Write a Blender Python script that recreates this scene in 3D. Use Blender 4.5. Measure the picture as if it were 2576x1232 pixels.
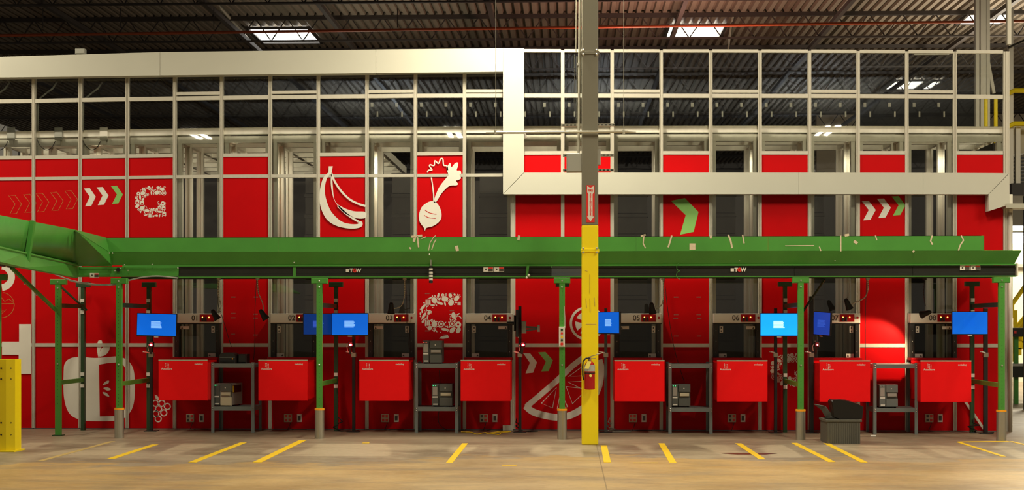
import bpy, math, random
from math import sin, cos, pi, radians as R
from mathutils import Vector, geometry
for o in list(bpy.data.objects): bpy.data.objects.remove(o)
C = bpy.context.scene.collection
rnd = random.Random(7)

# ------------------------------------------------------------------ camera
TH = math.atan(0.0382); F = 3717.0; EYE = 1.55; HZ = 815.0
cd = bpy.data.cameras.new('camera'); cam = bpy.data.objects.new('camera', cd); C.objects.link(cam)
cd.sensor_width = 36; cd.lens = 36*F/2576; cd.shift_y = (HZ-616)/2576; cd.clip_end = 300
cam.location = (0, 0, EYE); cam.rotation_euler = (pi/2, 0, TH)
bpy.context.scene.camera = cam
# ------------------------------------------------------------------ world, light, exposure
w = bpy.data.worlds.new('world'); bpy.context.scene.world = w; w.use_nodes = True
w.node_tree.nodes['Background'].inputs[0].default_value = (1, .86, .68, 1)
w.node_tree.nodes['Background'].inputs[1].default_value = .11
vs = bpy.context.scene.view_settings
vs.view_transform = 'Standard'; vs.look = 'None'; vs.gamma = 1; vs.use_curve_mapping = False; vs.exposure = 0.52
WARM = (1, .90, .69)
def area(loc, power, sx, sy, rot=(0, 0, 0), col=WARM, spread=180):
    l = bpy.data.lights.new('area_light', 'AREA'); l.shape = 'RECTANGLE'; l.size = sx; l.size_y = sy
    l.energy = power; l.color = col; l.spread = R(spread)
    o = bpy.data.objects.new('area_light', l); C.objects.link(o); o.location = loc; o.rotation_euler = rot
    return o
# high bay strips: pairs of tubes running front to back
for x, y, p in ((-13, -8, 60), (-4, -8, 60), (8.9, -8, 60),
                (-12.5, 14.0, 60), (-5.0, 14.0, 96), (4.4, 14.0, 165), (11.5, 14.0, 160),
                (-12.5, 16.2, 75), (-5.5, 16.2, 4), (2.9, 16.2, 10), (8.4, 16.2, 70), (14.5, 16.2, 95)):
    for dx in (-.17, .17): area((x+dx, y, 8.2), p, .16, 2.5)
# lamps close to the wall
area((-0.7, 19.4, 7.0), 270, .3, 1.4)
area((-9.6, 19.2, 7.4), 115, .3, 1.4)
# added up-facing lights, no fixtures, to brighten the roof and its glass reflection
for x in (-7, 1, 9):
    area((x, -12, 6.5), 900, 1.2, 4, (pi, 0, 0), (.80, .90, 1))
area((2.5, 37, 6.2), 260, 1.5, 3, (pi, 0, 0), (1, .50, .38))
area((12, 40, 6.2), 420, 1.5, 3, (pi, 0, 0), (1, .85, .66))
area((-5, 39, 6.2), 60, 1.5, 3, (pi, 0, 0), (1, .9, .7))
# fill lights added to brighten the storage grid interior; hall beyond on the right
for x in (-7.2, -5.0, -2.9, -.7, 1.0, 2.5, 3.9, 5.4): area((x+.1, 22.05, 4.02), 9 if x < 0 else 3.5, .5, .25, (.45, 0, 0))
area((12.5, 36, 8), 1500, 2, 4)

# ------------------------------------------------------------------ materials
def mat(name, col, rough=.5, metal=0, noise=0, nscale=8, bump=0, emit=0, spec=.5, stretch=None):
    m = bpy.data.materials.new(name); m.use_nodes = True; nt = m.node_tree; b = nt.nodes['Principled BSDF']
    b.inputs['Base Color'].default_value = (*col, 1); b.inputs['Roughness'].default_value = rough
    b.inputs['Metallic'].default_value = metal; b.inputs['Specular IOR Level'].default_value = spec
    if emit:
        b.inputs['Emission Color'].default_value = (*col, 1); b.inputs['Emission Strength'].default_value = emit
    if noise or bump:
        tc = nt.nodes.new('ShaderNodeTexCoord'); mp = nt.nodes.new('ShaderNodeMapping')
        n = nt.nodes.new('ShaderNodeTexNoise'); n.inputs['Scale'].default_value = nscale; n.inputs['Detail'].default_value = 5
        nt.links.new(tc.outputs['Object'], mp.inputs[0]); nt.links.new(mp.outputs[0], n.inputs['Vector'])
        if stretch: mp.inputs['Scale'].default_value = stretch
        if noise:
            r = nt.nodes.new('ShaderNodeMix'); r.data_type = 'RGBA'
            r.inputs['A'].default_value = (*[c*(1-noise) for c in col], 1); r.inputs['B'].default_value = (*[min(1, c*(1+noise)) for c in col], 1)
            nt.links.new(n.outputs['Fac'], r.inputs['Factor']); nt.links.new(r.outputs['Result'], b.inputs['Base Color'])
        if bump:
            bp = nt.nodes.new('ShaderNodeBump'); bp.inputs['Strength'].default_value = bump; bp.inputs['Distance'].default_value = .01
            nt.links.new(n.outputs['Fac'], bp.inputs['Height']); nt.links.new(bp.outputs[0], b.inputs['Normal'])
    return m
M = {}
M['red'] = mat('red_laminate', (.54, .0012, .003), .5, spec=.1, noise=.08, nscale=3)
M['binred'] = mat('red_powder_coat', (.98, .006, .008), .5, spec=.15, noise=.05, nscale=12)
M['darkred'] = mat('dark_red_plastic', (.35, .002, .005), .4, spec=.2)
M['white'] = mat('white_vinyl', (.78, .74, .64), .5, noise=.05, nscale=6)
M['fascia'] = mat('cream_fascia', (.56, .55, .46), .45, noise=.05, nscale=2)
M['alu'] = mat('anodised_aluminium', (.60, .565, .47), .42, .25, noise=.08, nscale=20, stretch=(1, 1, .05))
M['alu2'] = mat('grid_aluminium', (.84, .80, .68), .36, .1, noise=.12, nscale=14, stretch=(1, 1, .03))
M['green'] = mat('green_enamel', (.062, .27, .035), .42, noise=.18, nscale=3, bump=.05)
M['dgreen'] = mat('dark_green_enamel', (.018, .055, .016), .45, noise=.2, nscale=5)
M['channel'] = mat('black_rail', (.022, .024, .018), .38, .3, noise=.2, nscale=5)
M['greyrail'] = mat('grey_rail', (.11, .12, .13), .4, .5)
M['black'] = mat('black_plastic', (.012, .011, .010), .45)
M['rubber'] = mat('black_rubber', (.006, .006, .006), .7, noise=.2, nscale=10, bump=.3)
M['steel'] = mat('brushed_steel', (.50, .48, .40), .32, .85, noise=.15, nscale=20, stretch=(1, 1, .05))
M['bolt'] = mat('zinc_bolt', (.65, .63, .55), .3, .8)
M['yellow'] = mat('yellow_enamel', (1.0, .76, .004), .45, noise=.07, nscale=3, bump=.05)
M['paint'] = mat('yellow_floor_paint', (.85, .55, .02), .5, noise=.2, nscale=12)
M['faint'] = mat('worn_floor_paint', (.52, .38, .14), .5, noise=.2, nscale=12)
M['colgrey'] = mat('olive_grey_paint', (.19, .178, .13), .5, noise=.06, nscale=3)
M['shelf'] = mat('grey_shelf_enamel', (.15, .165, .155), .45, noise=.12, nscale=12)
M['pgrey'] = mat('printer_grey', (.085, .09, .08), .5, noise=.08, nscale=10)
M['plight'] = mat('printer_light_grey', (.34, .31, .27), .5)
M['beige'] = mat('beige_plastic', (.52, .47, .33), .5)
M['tote'] = mat('dark_tote', (.050, .045, .036), .6, noise=.2, nscale=8)
M['bin'] = mat('grey_tote', (.085, .080, .060), .6, noise=.15, nscale=30, stretch=(1, 1, .05), bump=.3)
M['roof'] = mat('roof_deck', (.16, .135, .10), .65, .1, noise=.2, nscale=1.5)
M['joist'] = mat('dark_joist', (.035, .03, .026), .6)
M['pipe'] = mat('orange_pipe', (.40, .075, .02), .5)
M['boxgrey'] = mat('grey_box', (.36, .36, .31), .5)
M['cond'] = mat('conduit', (.52, .50, .40), .4, .4)
M['lime'] = mat('lime_vinyl', (.24, .52, .12), .5)
M['tanline'] = mat('tan_outline_vinyl', (.50, .15, .03), .5)
M['tape'] = mat('torn_tape', (.62, .52, .36), .6, noise=.15, nscale=40)
M['label'] = mat('label_white', (.75, .72, .64), .5)
M['signred'] = mat('sign_red', (.75, .03, .02), .5)
M['orange'] = mat('orange_rim', (.9, .36, .01), .5)
M['extred'] = mat('extinguisher_red', (.42, .01, .01), .25)
M['silver'] = mat('silver_label', (.42, .42, .38), .5, noise=.3, nscale=60)
M['tagyellow'] = mat('yellow_tag', (.95, .85, .18), .5)
M['dirtwhite'] = mat('smudge', (.34, .10, .08), .5)
M['wallcream'] = mat('hall_wall', (.75, .70, .55), .6, noise=.04, nscale=1)
M['backdark'] = mat('dark_back_wall', (.05, .045, .04), .8)
M['skylight'] = mat('skylight_glow', (1, .98, .93), .5, emit=3.2)
M['blue'] = mat('screen_blue', (0.0, .115, .62), .3, emit=.62)
M['blue2'] = mat('screen_bright_blue', (.005, .30, .95), .3, emit=1.0)
M['blue3'] = mat('screen_dim_blue', (.0, .03, .19), .25, emit=.5)
M['blue4'] = mat('screen_violet_blue', (.015, .05, .36), .2, emit=.6)
M['stext'] = mat('screen_text', (.20, .45, .85), .3, emit=.7)
M['stext2'] = mat('screen_text_bright', (.45, .75, 1), .3, emit=1.0)
M['stext3'] = mat('screen_text_dim', (.03, .09, .5), .3, emit=.6)
M['redglow'] = mat('scanner_red_glow', (1, .02, .03), .3, emit=9)
M['redcore'] = mat('scanner_core', (1, .45, .4), .3, emit=14)
M['amber'] = mat('amber_indicator', (1, .62, .08), .3, emit=3)
M['greenled'] = mat('green_indicator', (.05, .9, .25), .3, emit=1.5)
M['redled'] = mat('red_indicator', (1, .05, .03), .3, emit=2)
M['lampglow'] = mat('lamp_glow', (1, .85, .6), .3, emit=20)
M['bag'] = mat('black_bag', (.003, .003, .003), .35)
M['dark'] = mat('dark_text', (.06, .05, .04), .5)
M['amberglass'] = mat('brown_window', (.07, .02, .008), .25)
M['nozzle'] = mat('nozzle_brass', (.5, .36, .18), .35, .6)
# clear glass: thin pane that lets the view through and mirrors weakly
def glassmat(name, tint, refl):
    m = bpy.data.materials.new(name); m.use_nodes = True; nt = m.node_tree; nt.nodes.clear()
    o = nt.nodes.new('ShaderNodeOutputMaterial'); mx = nt.nodes.new('ShaderNodeMixShader')
    t = nt.nodes.new('ShaderNodeBsdfTransparent'); g = nt.nodes.new('ShaderNodeBsdfGlossy'); lw = nt.nodes.new('ShaderNodeFresnel')
    t.inputs[0].default_value = (*tint, 1); g.inputs['Roughness'].default_value = .015; lw.inputs['IOR'].default_value = refl
    n = nt.nodes.new('ShaderNodeTexNoise'); n.inputs['Scale'].default_value = 1.3; b = nt.nodes.new('ShaderNodeBump')
    b.inputs['Strength'].default_value = .025; b.inputs['Distance'].default_value = .02
    tc = nt.nodes.new('ShaderNodeTexCoord'); nt.links.new(tc.outputs['Object'], n.inputs['Vector'])
    nt.links.new(n.outputs['Fac'], b.inputs['Height']); nt.links.new(b.outputs[0], g.inputs['Normal'])
    nt.links.new(lw.outputs[0], mx.inputs[0]); nt.links.new(t.outputs[0], mx.inputs[1]); nt.links.new(g.outputs[0], mx.inputs[2])
    nt.links.new(mx.outputs[0], o.inputs[0]); return m
M['glass'] = glassmat('clear_glass', (.97, .98, .95), 1.75)
M['smoke'] = glassmat('port_glass', (.62, .62, .56), 1.5)

# ------------------------------------------------------------------ helpers
def P(u, v, Y):
    a = (u-1288)/F; b = (HZ-v)/F
    dx = -sin(TH)+a*cos(TH); dy = cos(TH)+a*sin(TH); t = Y/dy
    return Vector((dx*t, Y, EYE+b*t))
def PX(u, Y): return P(u, HZ, Y).x
def PZ(u, v, z):                       # point of a sight line at height z
    a = (u-1288)/F; b = (HZ-v)/F; t = (z-EYE)/b
    return Vector(((-sin(TH)+a*cos(TH))*t, (cos(TH)+a*sin(TH))*t, z))
def G(u, v): return PZ(u, v, 0.0)
def interp(tab, u):
    if u <= tab[0][0]: return tab[0][1]
    for (a, b), (c, d) in zip(tab, tab[1:]):
        if u <= c: return b+(d-b)*(u-a)/(c-a)
    return tab[-1][1]
def catmull(pts, n=8, closed=True):
    out = []; N_ = len(pts)
    rng = range(N_ if closed else N_-1)
    for i in rng:
        p0 = pts[(i-1) % N_] if closed or i > 0 else pts[i]; p1 = pts[i]; p2 = pts[(i+1) % N_]; p3 = pts[(i+2) % N_] if closed or i+2 < N_ else p2
        for j in range(n):
            t = j/n
            out.append(tuple(.5*((2*p1[k])+(-p0[k]+p2[k])*t+(2*p0[k]-5*p1[k]+4*p2[k]-p3[k])*t*t+(-p0[k]+3*p1[k]-3*p2[k]+p3[k])*t**3) for k in (0, 1)))
    if not closed: out.append(pts[-1])
    return out
class MB:
    def __init__(s): s.v = []; s.f = []
    def add(s, vs, fs):
        n = len(s.v); s.v += [tuple(p) for p in vs]; s.f += [tuple(i+n for i in f) for f in fs]; return s
    def box(s, x0, x1, y0, y1, z0, z1):
        return s.add([(x0,y0,z0),(x1,y0,z0),(x1,y1,z0),(x0,y1,z0),(x0,y0,z1),(x1,y0,z1),(x1,y1,z1),(x0,y1,z1)],
                     [(0,3,2,1),(4,5,6,7),(0,1,5,4),(1,2,6,5),(2,3,7,6),(3,0,4,7)])
    def bev(s, x0, x1, y0, y1, z0, z1, b):        # box whose front edges (towards -y) are chamfered
        return s.add([(x0,y0+b,z0),(x1,y0+b,z0),(x1,y1,z0),(x0,y1,z0),(x0,y0+b,z1),(x1,y0+b,z1),(x1,y1,z1),(x0,y1,z1),
                      (x0+b,y0,z0+b),(x1-b,y0,z0+b),(x1-b,y0,z1-b),(x0+b,y0,z1-b)],
                     [(0,3,2,1),(4,5,6,7),(1,2,6,5),(2,3,7,6),(3,0,4,7),(8,9,10,11),(0,1,9,8),(1,5,10,9),(5,4,11,10),(4,0,8,11)])
    def tube(s, p0, p1, r, n=10, r1=None, caps=True):
        p0 = Vector(p0); p1 = Vector(p1); r1 = r if r1 is None else r1; d = (p1-p0).normalized()
        a = d.orthogonal().normalized(); b = d.cross(a); vs = []
        for p, q in ((p0, r), (p1, r1)):
            vs += [p+(a*cos(2*pi*i/n)+b*sin(2*pi*i/n))*q for i in range(n)]
        fs = [(i, (i+1) % n, n+(i+1) % n, n+i) for i in range(n)]
        if caps: fs += [tuple(range(n-1, -1, -1)), tuple(range(n, 2*n))]
        return s.add(vs, fs)
    def path(s, pts, r, n=6):
        for a, b in zip(pts, pts[1:]):
            if (Vector(a)-Vector(b)).length > 1e-5: s.tube(a, b, r, n)
        return s
    def bar(s, p0, p1, w, h):                      # rectangular bar, w across, h the other way
        p0 = Vector(p0); p1 = Vector(p1); d = (p1-p0).normalized(); up = Vector((0, 0, 1))
        if abs(d.z) > .95: up = Vector((0, 1, 0))
        a = d.cross(up).normalized()*w/2; b = d.cross(a.normalized()).normalized()*h/2; vs = []
        for p in (p0, p1): vs += [p-a-b, p+a-b, p+a+b, p-a+b]
        return s.add(vs, [(0,3,2,1),(4,5,6,7),(0,1,5,4),(1,2,6,5),(2,3,7,6),(3,0,4,7)])
    def disc(s, c, r, n=14, axis='y', d=.006, r2=None):
        c = Vector(c); e = {'y': Vector((0, d, 0)), 'x': Vector((d, 0, 0)), 'z': Vector((0, 0, d))}[axis]
        return s.tube(c, c+e, r, n, r2)
    def ball(s, c, r, n=10, m=6, sc=(1, 1, 1)):
        vs = []; fs = []
        for j in range(m+1):
            t = pi*j/m
            for i in range(n): vs.append((c[0]+r*sc[0]*sin(t)*cos(2*pi*i/n), c[1]+r*sc[1]*sin(t)*sin(2*pi*i/n), c[2]+r*sc[2]*cos(t)))
        for j in range(m):
            for i in range(n): fs.append((j*n+i, (j+1)*n+i, (j+1)*n+(i+1) % n, j*n+(i+1) % n))
        return s.add(vs, fs)
    def loft(s, A, B):                             # strip between two polylines of the same length
        n = len(A); return s.add(list(A)+list(B), [(i, i+1, n+i+1, n+i) for i in range(n-1)])
    def poly(s, loops):                            # filled outline with holes, loops of 3-D points
        tri = geometry.tessellate_polygon([[Vector(p) for p in l] for l in loops])
        return s.add([p for l in loops for p in l], [tuple(t) for t in tri])
    def build(s, name, m, parent=None, off=(0, 0, 0), smooth=False, solid=0, bevel=0):
        ox, oy, oz = off
        me = bpy.data.meshes.new(name); me.from_pydata([(x-ox, y-oy, z-oz) for x, y, z in s.v], [], s.f); me.update()
        me.materials.append(M[m]); o = bpy.data.objects.new(name, me); C.objects.link(o)
        if parent is not None: o.parent = parent
        elif off != (0, 0, 0): o.location = off
        if smooth:
            for p in me.polygons: p.use_smooth = True
        if solid:
            k = o.modifiers.new('t', 'SOLIDIFY'); k.thickness = solid; k.offset = 0
        if bevel:
            k = o.modifiers.new('b', 'BEVEL'); k.width = bevel; k.segments = 2; k.limit_method = 'ANGLE'
        return o
def tag(o, label=None, cat=None, group=None, kind=None):
    if label: o['label'] = label
    if cat: o['category'] = cat
    if group: o['group'] = group
    if kind: o['kind'] = kind
    return o
def thing(name, label, cat, loc=(0, 0, 0), group=None, rz=0):
    o = bpy.data.objects.new(name, None); C.objects.link(o); o.location = loc; o.rotation_euler = (0, 0, rz); o.empty_display_size = .1
    return tag(o, label, cat, group)
def struct(name):
    o = bpy.data.objects.new(name, None); C.objects.link(o); o['kind'] = 'structure'; return o
NUM = dict(zip(range(1, 9), 'one two three four five six seven eight'.split()))
def kids(o): return [c for c in bpy.data.objects if c.parent == o]
def dup(root, loc, label=None, group=None, allk=None):
    r = root.copy(); C.objects.link(r); r.location = loc
    if label: r['label'] = label
    if group: r['group'] = group
    for ch in kids(root):
        c = ch.copy(); C.objects.link(c); c.parent = r
        for g in kids(ch):
            d = g.copy(); C.objects.link(d); d.parent = c
    return r
def text(body, size, loc, name, m, parent, align='CENTER', sx=1, bold=0):
    cu = bpy.data.curves.new(name, 'FONT'); cu.body = body; cu.size = size; cu.extrude = .0008; cu.offset = bold
    cu.align_x = align; cu.align_y = 'CENTER'; cu.materials.append(M[m])
    t = bpy.data.objects.new(name, cu); me = bpy.data.meshes.new_from_object(t); me.name = name; bpy.data.objects.remove(t)
    o = bpy.data.objects.new(name, me); C.objects.link(o); o.parent = parent; o.location = loc
    o.rotation_euler = (pi/2, 0, 0); o.scale = (sx, 1, 1); return o

# ------------------------------------------------------------------ floor
fl = MB().box(-30, 40, -40, 80, -.2, 0).build('floor', 'colgrey'); fl['kind'] = 'structure'
m = bpy.data.materials.new('worn_concrete'); m.use_nodes = True; nt = m.node_tree; b = nt.nodes['Principled BSDF']; N = nt.nodes.new; L = nt.links.new
tc = N('ShaderNodeTexCoord'); sep = N('ShaderNodeSeparateXYZ'); L(tc.outputs['Object'], sep.inputs[0])
def noise(scale, det, stretch):
    mp = N('ShaderNodeMapping'); mp.inputs['Scale'].default_value = stretch; L(tc.outputs['Object'], mp.inputs[0])
    n = N('ShaderNodeTexNoise'); n.inputs['Scale'].default_value = scale; n.inputs['Detail'].default_value = det; n.inputs['Roughness'].default_value = .62
    L(mp.outputs[0], n.inputs['Vector']); return n.outputs['Fac']
def math_(op, a, b_=None, c=None):
    n = N('ShaderNodeMath'); n.operation = op
    for i, x in enumerate((a, b_, c)):
        if x is None: continue
        if isinstance(x, (int, float)): n.inputs[i].default_value = x
        else: L(x, n.inputs[i])
    return n.outputs[0]
def ramp(x, lo, hi):
    n = N('ShaderNodeMapRange'); n.inputs['From Min'].default_value = lo; n.inputs['From Max'].default_value = hi
    L(x, n.inputs['Value']); return n.outputs[0]
def mix(f, a, b_):
    n = N('ShaderNodeMix'); n.data_type = 'RGBA'
    for k, x in (('A', a), ('B', b_)):
        if isinstance(x, tuple): n.inputs[k].default_value = (*x, 1)
        else: L(x, n.inputs[k])
    if isinstance(f, (int, float)): n.inputs['Factor'].default_value = f
    else: L(f, n.inputs['Factor'])
    return n.outputs['Result']
nb = noise(.55, 6, (1, 1.2, 1)); nf = noise(3.2, 8, (1, 1.6, 1)); nc = noise(14, 6, (1, 1, 1)); nl = noise(.22, 3, (1, .8, 1))
ns = noise(1.1, 7, (.55, 1.5, 1)); nv = noise(7, 9, (.5, 1.6, 1)); nx = noise(.9, 2, (1, .12, 1)); np_ = noise(2.0, 4, (.25, 1, 1))
grey = mix(ramp(nb, .40, .60), (.27, .215, .15), (.50, .42, .30))
# pale squarish slabs that were once covered, between the painted lines
slab = math_('MULTIPLY', ramp(nx, .50, .53), math_('MULTIPLY', ramp(sep.outputs['Y'], 17.25, 17.32), ramp(sep.outputs['Y'], 19.12, 19.05)))
grey = mix(math_('MULTIPLY', slab, .75), grey, (.66, .56, .40))
grey = mix(math_('MULTIPLY', ramp(ns, .50, .66), .75), grey, (.26, .20, .135))
grey = mix(math_('MULTIPLY', ramp(nv, .52, .62), .35), grey, (.66, .57, .43))
ochre = mix(ramp(nb, .38, .62), (.58, .38, .15), (.76, .54, .25))
ochre = mix(math_('MULTIPLY', ramp(ns, .50, .64), .65), ochre, (.40, .31, .20))
ochre = mix(math_('MULTIPLY', ramp(np_, .55, .70), .55), ochre, (.34, .28, .20))
ochre = mix(math_('MULTIPLY', ramp(nv, .54, .64), .35), ochre, (.80, .60, .32))
edge = math_('ADD', sep.outputs['Y'], math_('MULTIPLY', math_('SUBTRACT', nb, .5), 4.5))
edge = math_('ADD', edge, math_('MULTIPLY', math_('SUBTRACT', nv, .5), 1.2))
lx = ramp(sep.outputs['X'], -3.2, -.4)
edge = math_('ADD', edge, math_('MULTIPLY', math_('SUBTRACT', .5, lx), 1.0))
fac = ramp(edge, 16.75, 16.55)
patch = math_('MULTIPLY', fac, math_('ADD', .5, math_('MULTIPLY', ramp(nl, .4, .55), .5)))
col = mix(patch, grey, ochre)
wall_band = ramp(math_('ADD', sep.outputs['Y'], math_('MULTIPLY', math_('SUBTRACT', nf, .5), .3)), 19.05, 19.25)  # darker grey-brown band with a ragged edge, from the slab joint towards the wall
col = mix(math_('MULTIPLY', wall_band, .45), col, (.29, .225, .16))
# slab joint
jx = math_('ABSOLUTE', math_('SUBTRACT', sep.outputs['X'], .36)); joint = math_('LESS_THAN', jx, .006)
jy = math_('ABSOLUTE', math_('SUBTRACT', sep.outputs['Y'], 19.12)); joint2 = math_('LESS_THAN', jy, .008)
col = mix(math_('MULTIPLY', math_('MAXIMUM', joint, joint2), .5), col, (.12, .09, .06))
col = mix(math_('MULTIPLY', ramp(nc, .45, .75), .25), col, (.2, .15, .1))
fin = N('ShaderNodeMix'); fin.data_type = 'RGBA'; fin.blend_type = 'MULTIPLY'; fin.inputs['Factor'].default_value = 1; fin.inputs['B'].default_value = (.72, .69, .64, 1); L(col, fin.inputs['A']); L(fin.outputs['Result'], b.inputs['Base Color'])
L(math_('ADD', .34, math_('MULTIPLY', nf, .3)), b.inputs['Roughness'])
bp = N('ShaderNodeBump'); bp.inputs['Strength'].default_value = .12; bp.inputs['Distance'].default_value = .01; L(nc, bp.inputs['Height']); L(bp.outputs[0], b.inputs['Normal'])
fl.data.materials[0] = m

def stripe(a, b_, wd, mm):
    A = G(*a); B = G(*b_); d = (B-A).normalized(); n = Vector((-d.y, d.x, 0))*wd/2; k = MB()
    vs = [A-n, A+n, B+n, B-n]
    k.add([(p.x, p.y, .0005) for p in vs]+[(p.x, p.y, .003) for p in vs], [(4,5,6,7),(0,1,5,4),(1,2,6,5),(2,3,7,6),(3,0,4,7)])
    return k.build('floor_stripe', mm, fl)
for a, b_, wd, mm in (((98,1160),(283,1110),.07,'faint'), ((278,1154),(390,1118),.09,'paint'), ((483,1163),(612,1113),.09,'paint'), ((646,1163),(762,1107),.1,'paint'),
        ((1130,1164),(1170,1115),.075,'paint'), ((1519,1120),(1528,1163),.08,'paint'), ((1664,1115),(1693,1164),.08,'paint'), ((1857,1115),(1918,1155),.08,'paint'),
        ((1998,1114),(2093,1162),.08,'paint'), ((2079,1115),(2174,1163),.08,'paint'), ((2412,1112),(2525,1148),.06,'paint'), ((2412,1111.5),(2538,1110),.11,'paint'),
        ((2543,1110),(2590,1121),.06,'paint'), ((912,1114),(929,1114),.1,'paint'), ((1592,1164),(1655,1164),.04,'paint'), ((1262,1171),(1300,1171),.05,'paint')):
    stripe(a, b_, wd, mm)
st = G(1885, 1141); k = MB()
k.poly([[(st.x+.30*cos(t)*(1+.25*sin(3*t)), st.y+.16*sin(t)*(1+.3*cos(2*t)), .0012) for t in [2*pi*i/24 for i in range(24)]]])
M['spill'] = mat('dried_spill', (.10, .05, .03), .3); tag(k.build('spill_stain', 'spill', fl), 'dark dried spill')

# ------------------------------------------------------------------ roof
ZR = 10.0
roof = struct('ceiling'); k = MB(); X0, X1, pit = -24.0, 30.0, .235; prof = []
x = X0
while x < X1:
    prof += [(x, ZR), (x+.115, ZR), (x+.14, ZR+.09), (x+.21, ZR+.09)]; x += pit
k.loft([(a, -35, z) for a, z in prof], [(a, 82, z) for a, z in prof]); k.build('roof_deck', 'roof', roof)
jm = MB(); jd = .68
for z, h in ((ZR-.055, .05), (ZR-jd, .02)):
    jm.box(-24, 30, -.06, -.015, z-h, z+h); jm.box(-24, 30, .015, .06, z-h, z+h)
x = -24; up = True
while x < 29.5:
    jm.bar((x, 0, ZR-jd if up else ZR-.05), (x+.44, 0, ZR-.05 if up else ZR-jd), .028, .028); x += .44; up = not up
y = 40.3-4.75*15; first = None
while y < 80:
    if first is None:
        first = jm.build('joist', 'joist', roof); first.location.y = y
    else:
        o = first.copy(); C.objects.link(o); o.location.y = y
    y += 4.75
for u in (-90, 290, 640, 885, 1255, 1685, 2050, 2410):
    X = PX(u, 41.5); o = MB().box(X-.055, X+.055, -30, 80, ZR-.66, ZR-.55).build('bridging_bar', 'joist', roof)
MB().tube((-24, 36.2, 1.55+740*36.2/F-.1), (30, 36.2, 1.55+765*36.2/F), .035, 8).build('sprinkler_pipe', 'pipe', roof)
k = MB().path([P(520, -20, 38), P(618, 92, 42), P(652, 128, 46)], .045, 6).build('conduit', 'cond', roof)
k = MB().path([P(1848, 20, 40), P(1838, 70, 42), P(1832, 122, 44)], .03, 6).build('conduit', 'cond', roof)
for u in (108, 303, 538, 1000): MB().tube(P(u, 70, 36.2), P(u, 20, 36.2), .012, 5).build('hanger_rod', 'joist', roof)
def skylight(us, vs_):
    a = PZ(us[0], vs_[0], ZR-.02); b_ = PZ(us[1], vs_[0], ZR-.02); c = PZ(us[1], vs_[1], ZR-.02)
    sk = thing('skylight', SKL.pop(0), 'skylight', ((a.x+b_.x)/2, (a.y+c.y)/2, ZR-.02), 'roof lights')
    w2 = (b_.x-a.x)/2; d2 = (c.y-a.y)/2
    MB().box(-w2, w2, -d2, d2, -.03, -.01).build('light_panel', 'skylight', sk)
    f = MB()
    for s in (-1, 1): f.box(-w2-.05, w2+.05, s*d2-.04, s*d2+.04, -.07, 0); f.box(s*w2-.04, s*w2+.04, -d2, d2, -.07, 0)
    f.build('frame', 'joist', sk)
    for i in (-.33, 0, .33):
        MB().box(-w2, w2, i*d2*2-.012, i*d2*2+.012, -.06, -.03).build('glazing_bar', 'cond', sk)
SKL = ['bright rectangular roof light above the left half of the long cream fascia', 'bright rectangular roof light just right of the grey column',
       'bright roof light at the far right seen between thin upright posts', 'small bright roof light seen through the glass near the right end', 'narrow bright roof light right of the one seen through the glass']
skylight((622, 778), (68, 104)); skylight((1682, 1826), (62, 92)); skylight((2440, 2555), (30, 56)); skylight((2252, 2330), (200, 221)); skylight((2348, 2372), (200, 221))
MB().box(-30, 10, 79.5, 80, 0, 12).build('wall_back', 'backdark')['kind'] = 'structure'
ra = MB().box(10, 40, 60, 60.3, 0, 12).build('wall_right', 'wallcream'); ra['kind'] = 'structure'

# ------------------------------------------------------------------ enclosure wall
YW = 21.6
MUL = [84, 201.5, 319.5, 439, 557, 679, 800.5, 923, 1045, 1168.5, 1290.5, 1415.5, 1540, 1663.5, 1788, 1912, 2036.5, 2159, 2281.5, 2402.5, 2528]
BX = [PX(-34, YW)]+[PX(u, YW) for u in MUL]      # bay edges; bay i between BX[i], BX[i+1]
WIN = {4: 1, 6: 2, 8: 3, 10: 4, 13: 5, 15: 6, 17: 7, 19: 8}
TOPF = [(0,143),(400,131),(800,126),(1265,121),(1900,122),(2530,125)]
BOTF = [(0,195),(640,187),(1265,180)]
RA = [(0,255),(320,249),(680,244),(1040,240.5),(1265,240),(2100,241),(2520,243)]
GB = [(0,338),(320,332),(640,327),(1265,324),(1900,323),(2500,325)]
RC = [(0,397),(440,391),(1160,386),(1400,384),(2500,384)]
RD = [(0,450),(560,443),(1265,440)]
def zat(tab, u, Y=YW, dv=0): return P(u, interp(tab, u)+dv, Y).z
def upx(i): return ([-34]+MUL)[i]
en = struct('wall_front')
# uprights: extruded profile with two slots in the face
def mullion(X, z0, z1, w=.052, Y=YW, d=.07, m='alu', name='mullion', par=None):
    h = w/2; pr = [(-h,0),(-h*.62,0),(-h*.62,.008),(-h*.3,.008),(-h*.3,0),(h*.3,0),(h*.3,.008),(h*.62,.008),(h*.62,0),(h,0),(h,d),(-h,d)]
    n = len(pr); k = MB()
    k.add([(X+a, Y+b_, z0) for a, b_ in pr]+[(X+a, Y+b_, z1) for a, b_ in pr], [(i, (i+1) % n, n+(i+1) % n, n+i) for i in range(n)]+[tuple(range(n-1, -1, -1)), tuple(range(n, 2*n))])
    return k.build(name, m, par or en)
for i, u in enumerate(MUL):
    ztop = zat(BOTF, u, dv=-8) if u < 1265 else zat(TOPF, u, dv=5)
    wd = .05
    if u == 1290.5: mullion(PX(1290.5, YW), 0, P(1290, 480, YW).z, .07); continue
    if i == 20: mullion(PX(2532, YW), 0, zat(TOPF, 2530, dv=4), .085); continue
    mullion(BX[i+1], 0, ztop, wd)
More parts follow.
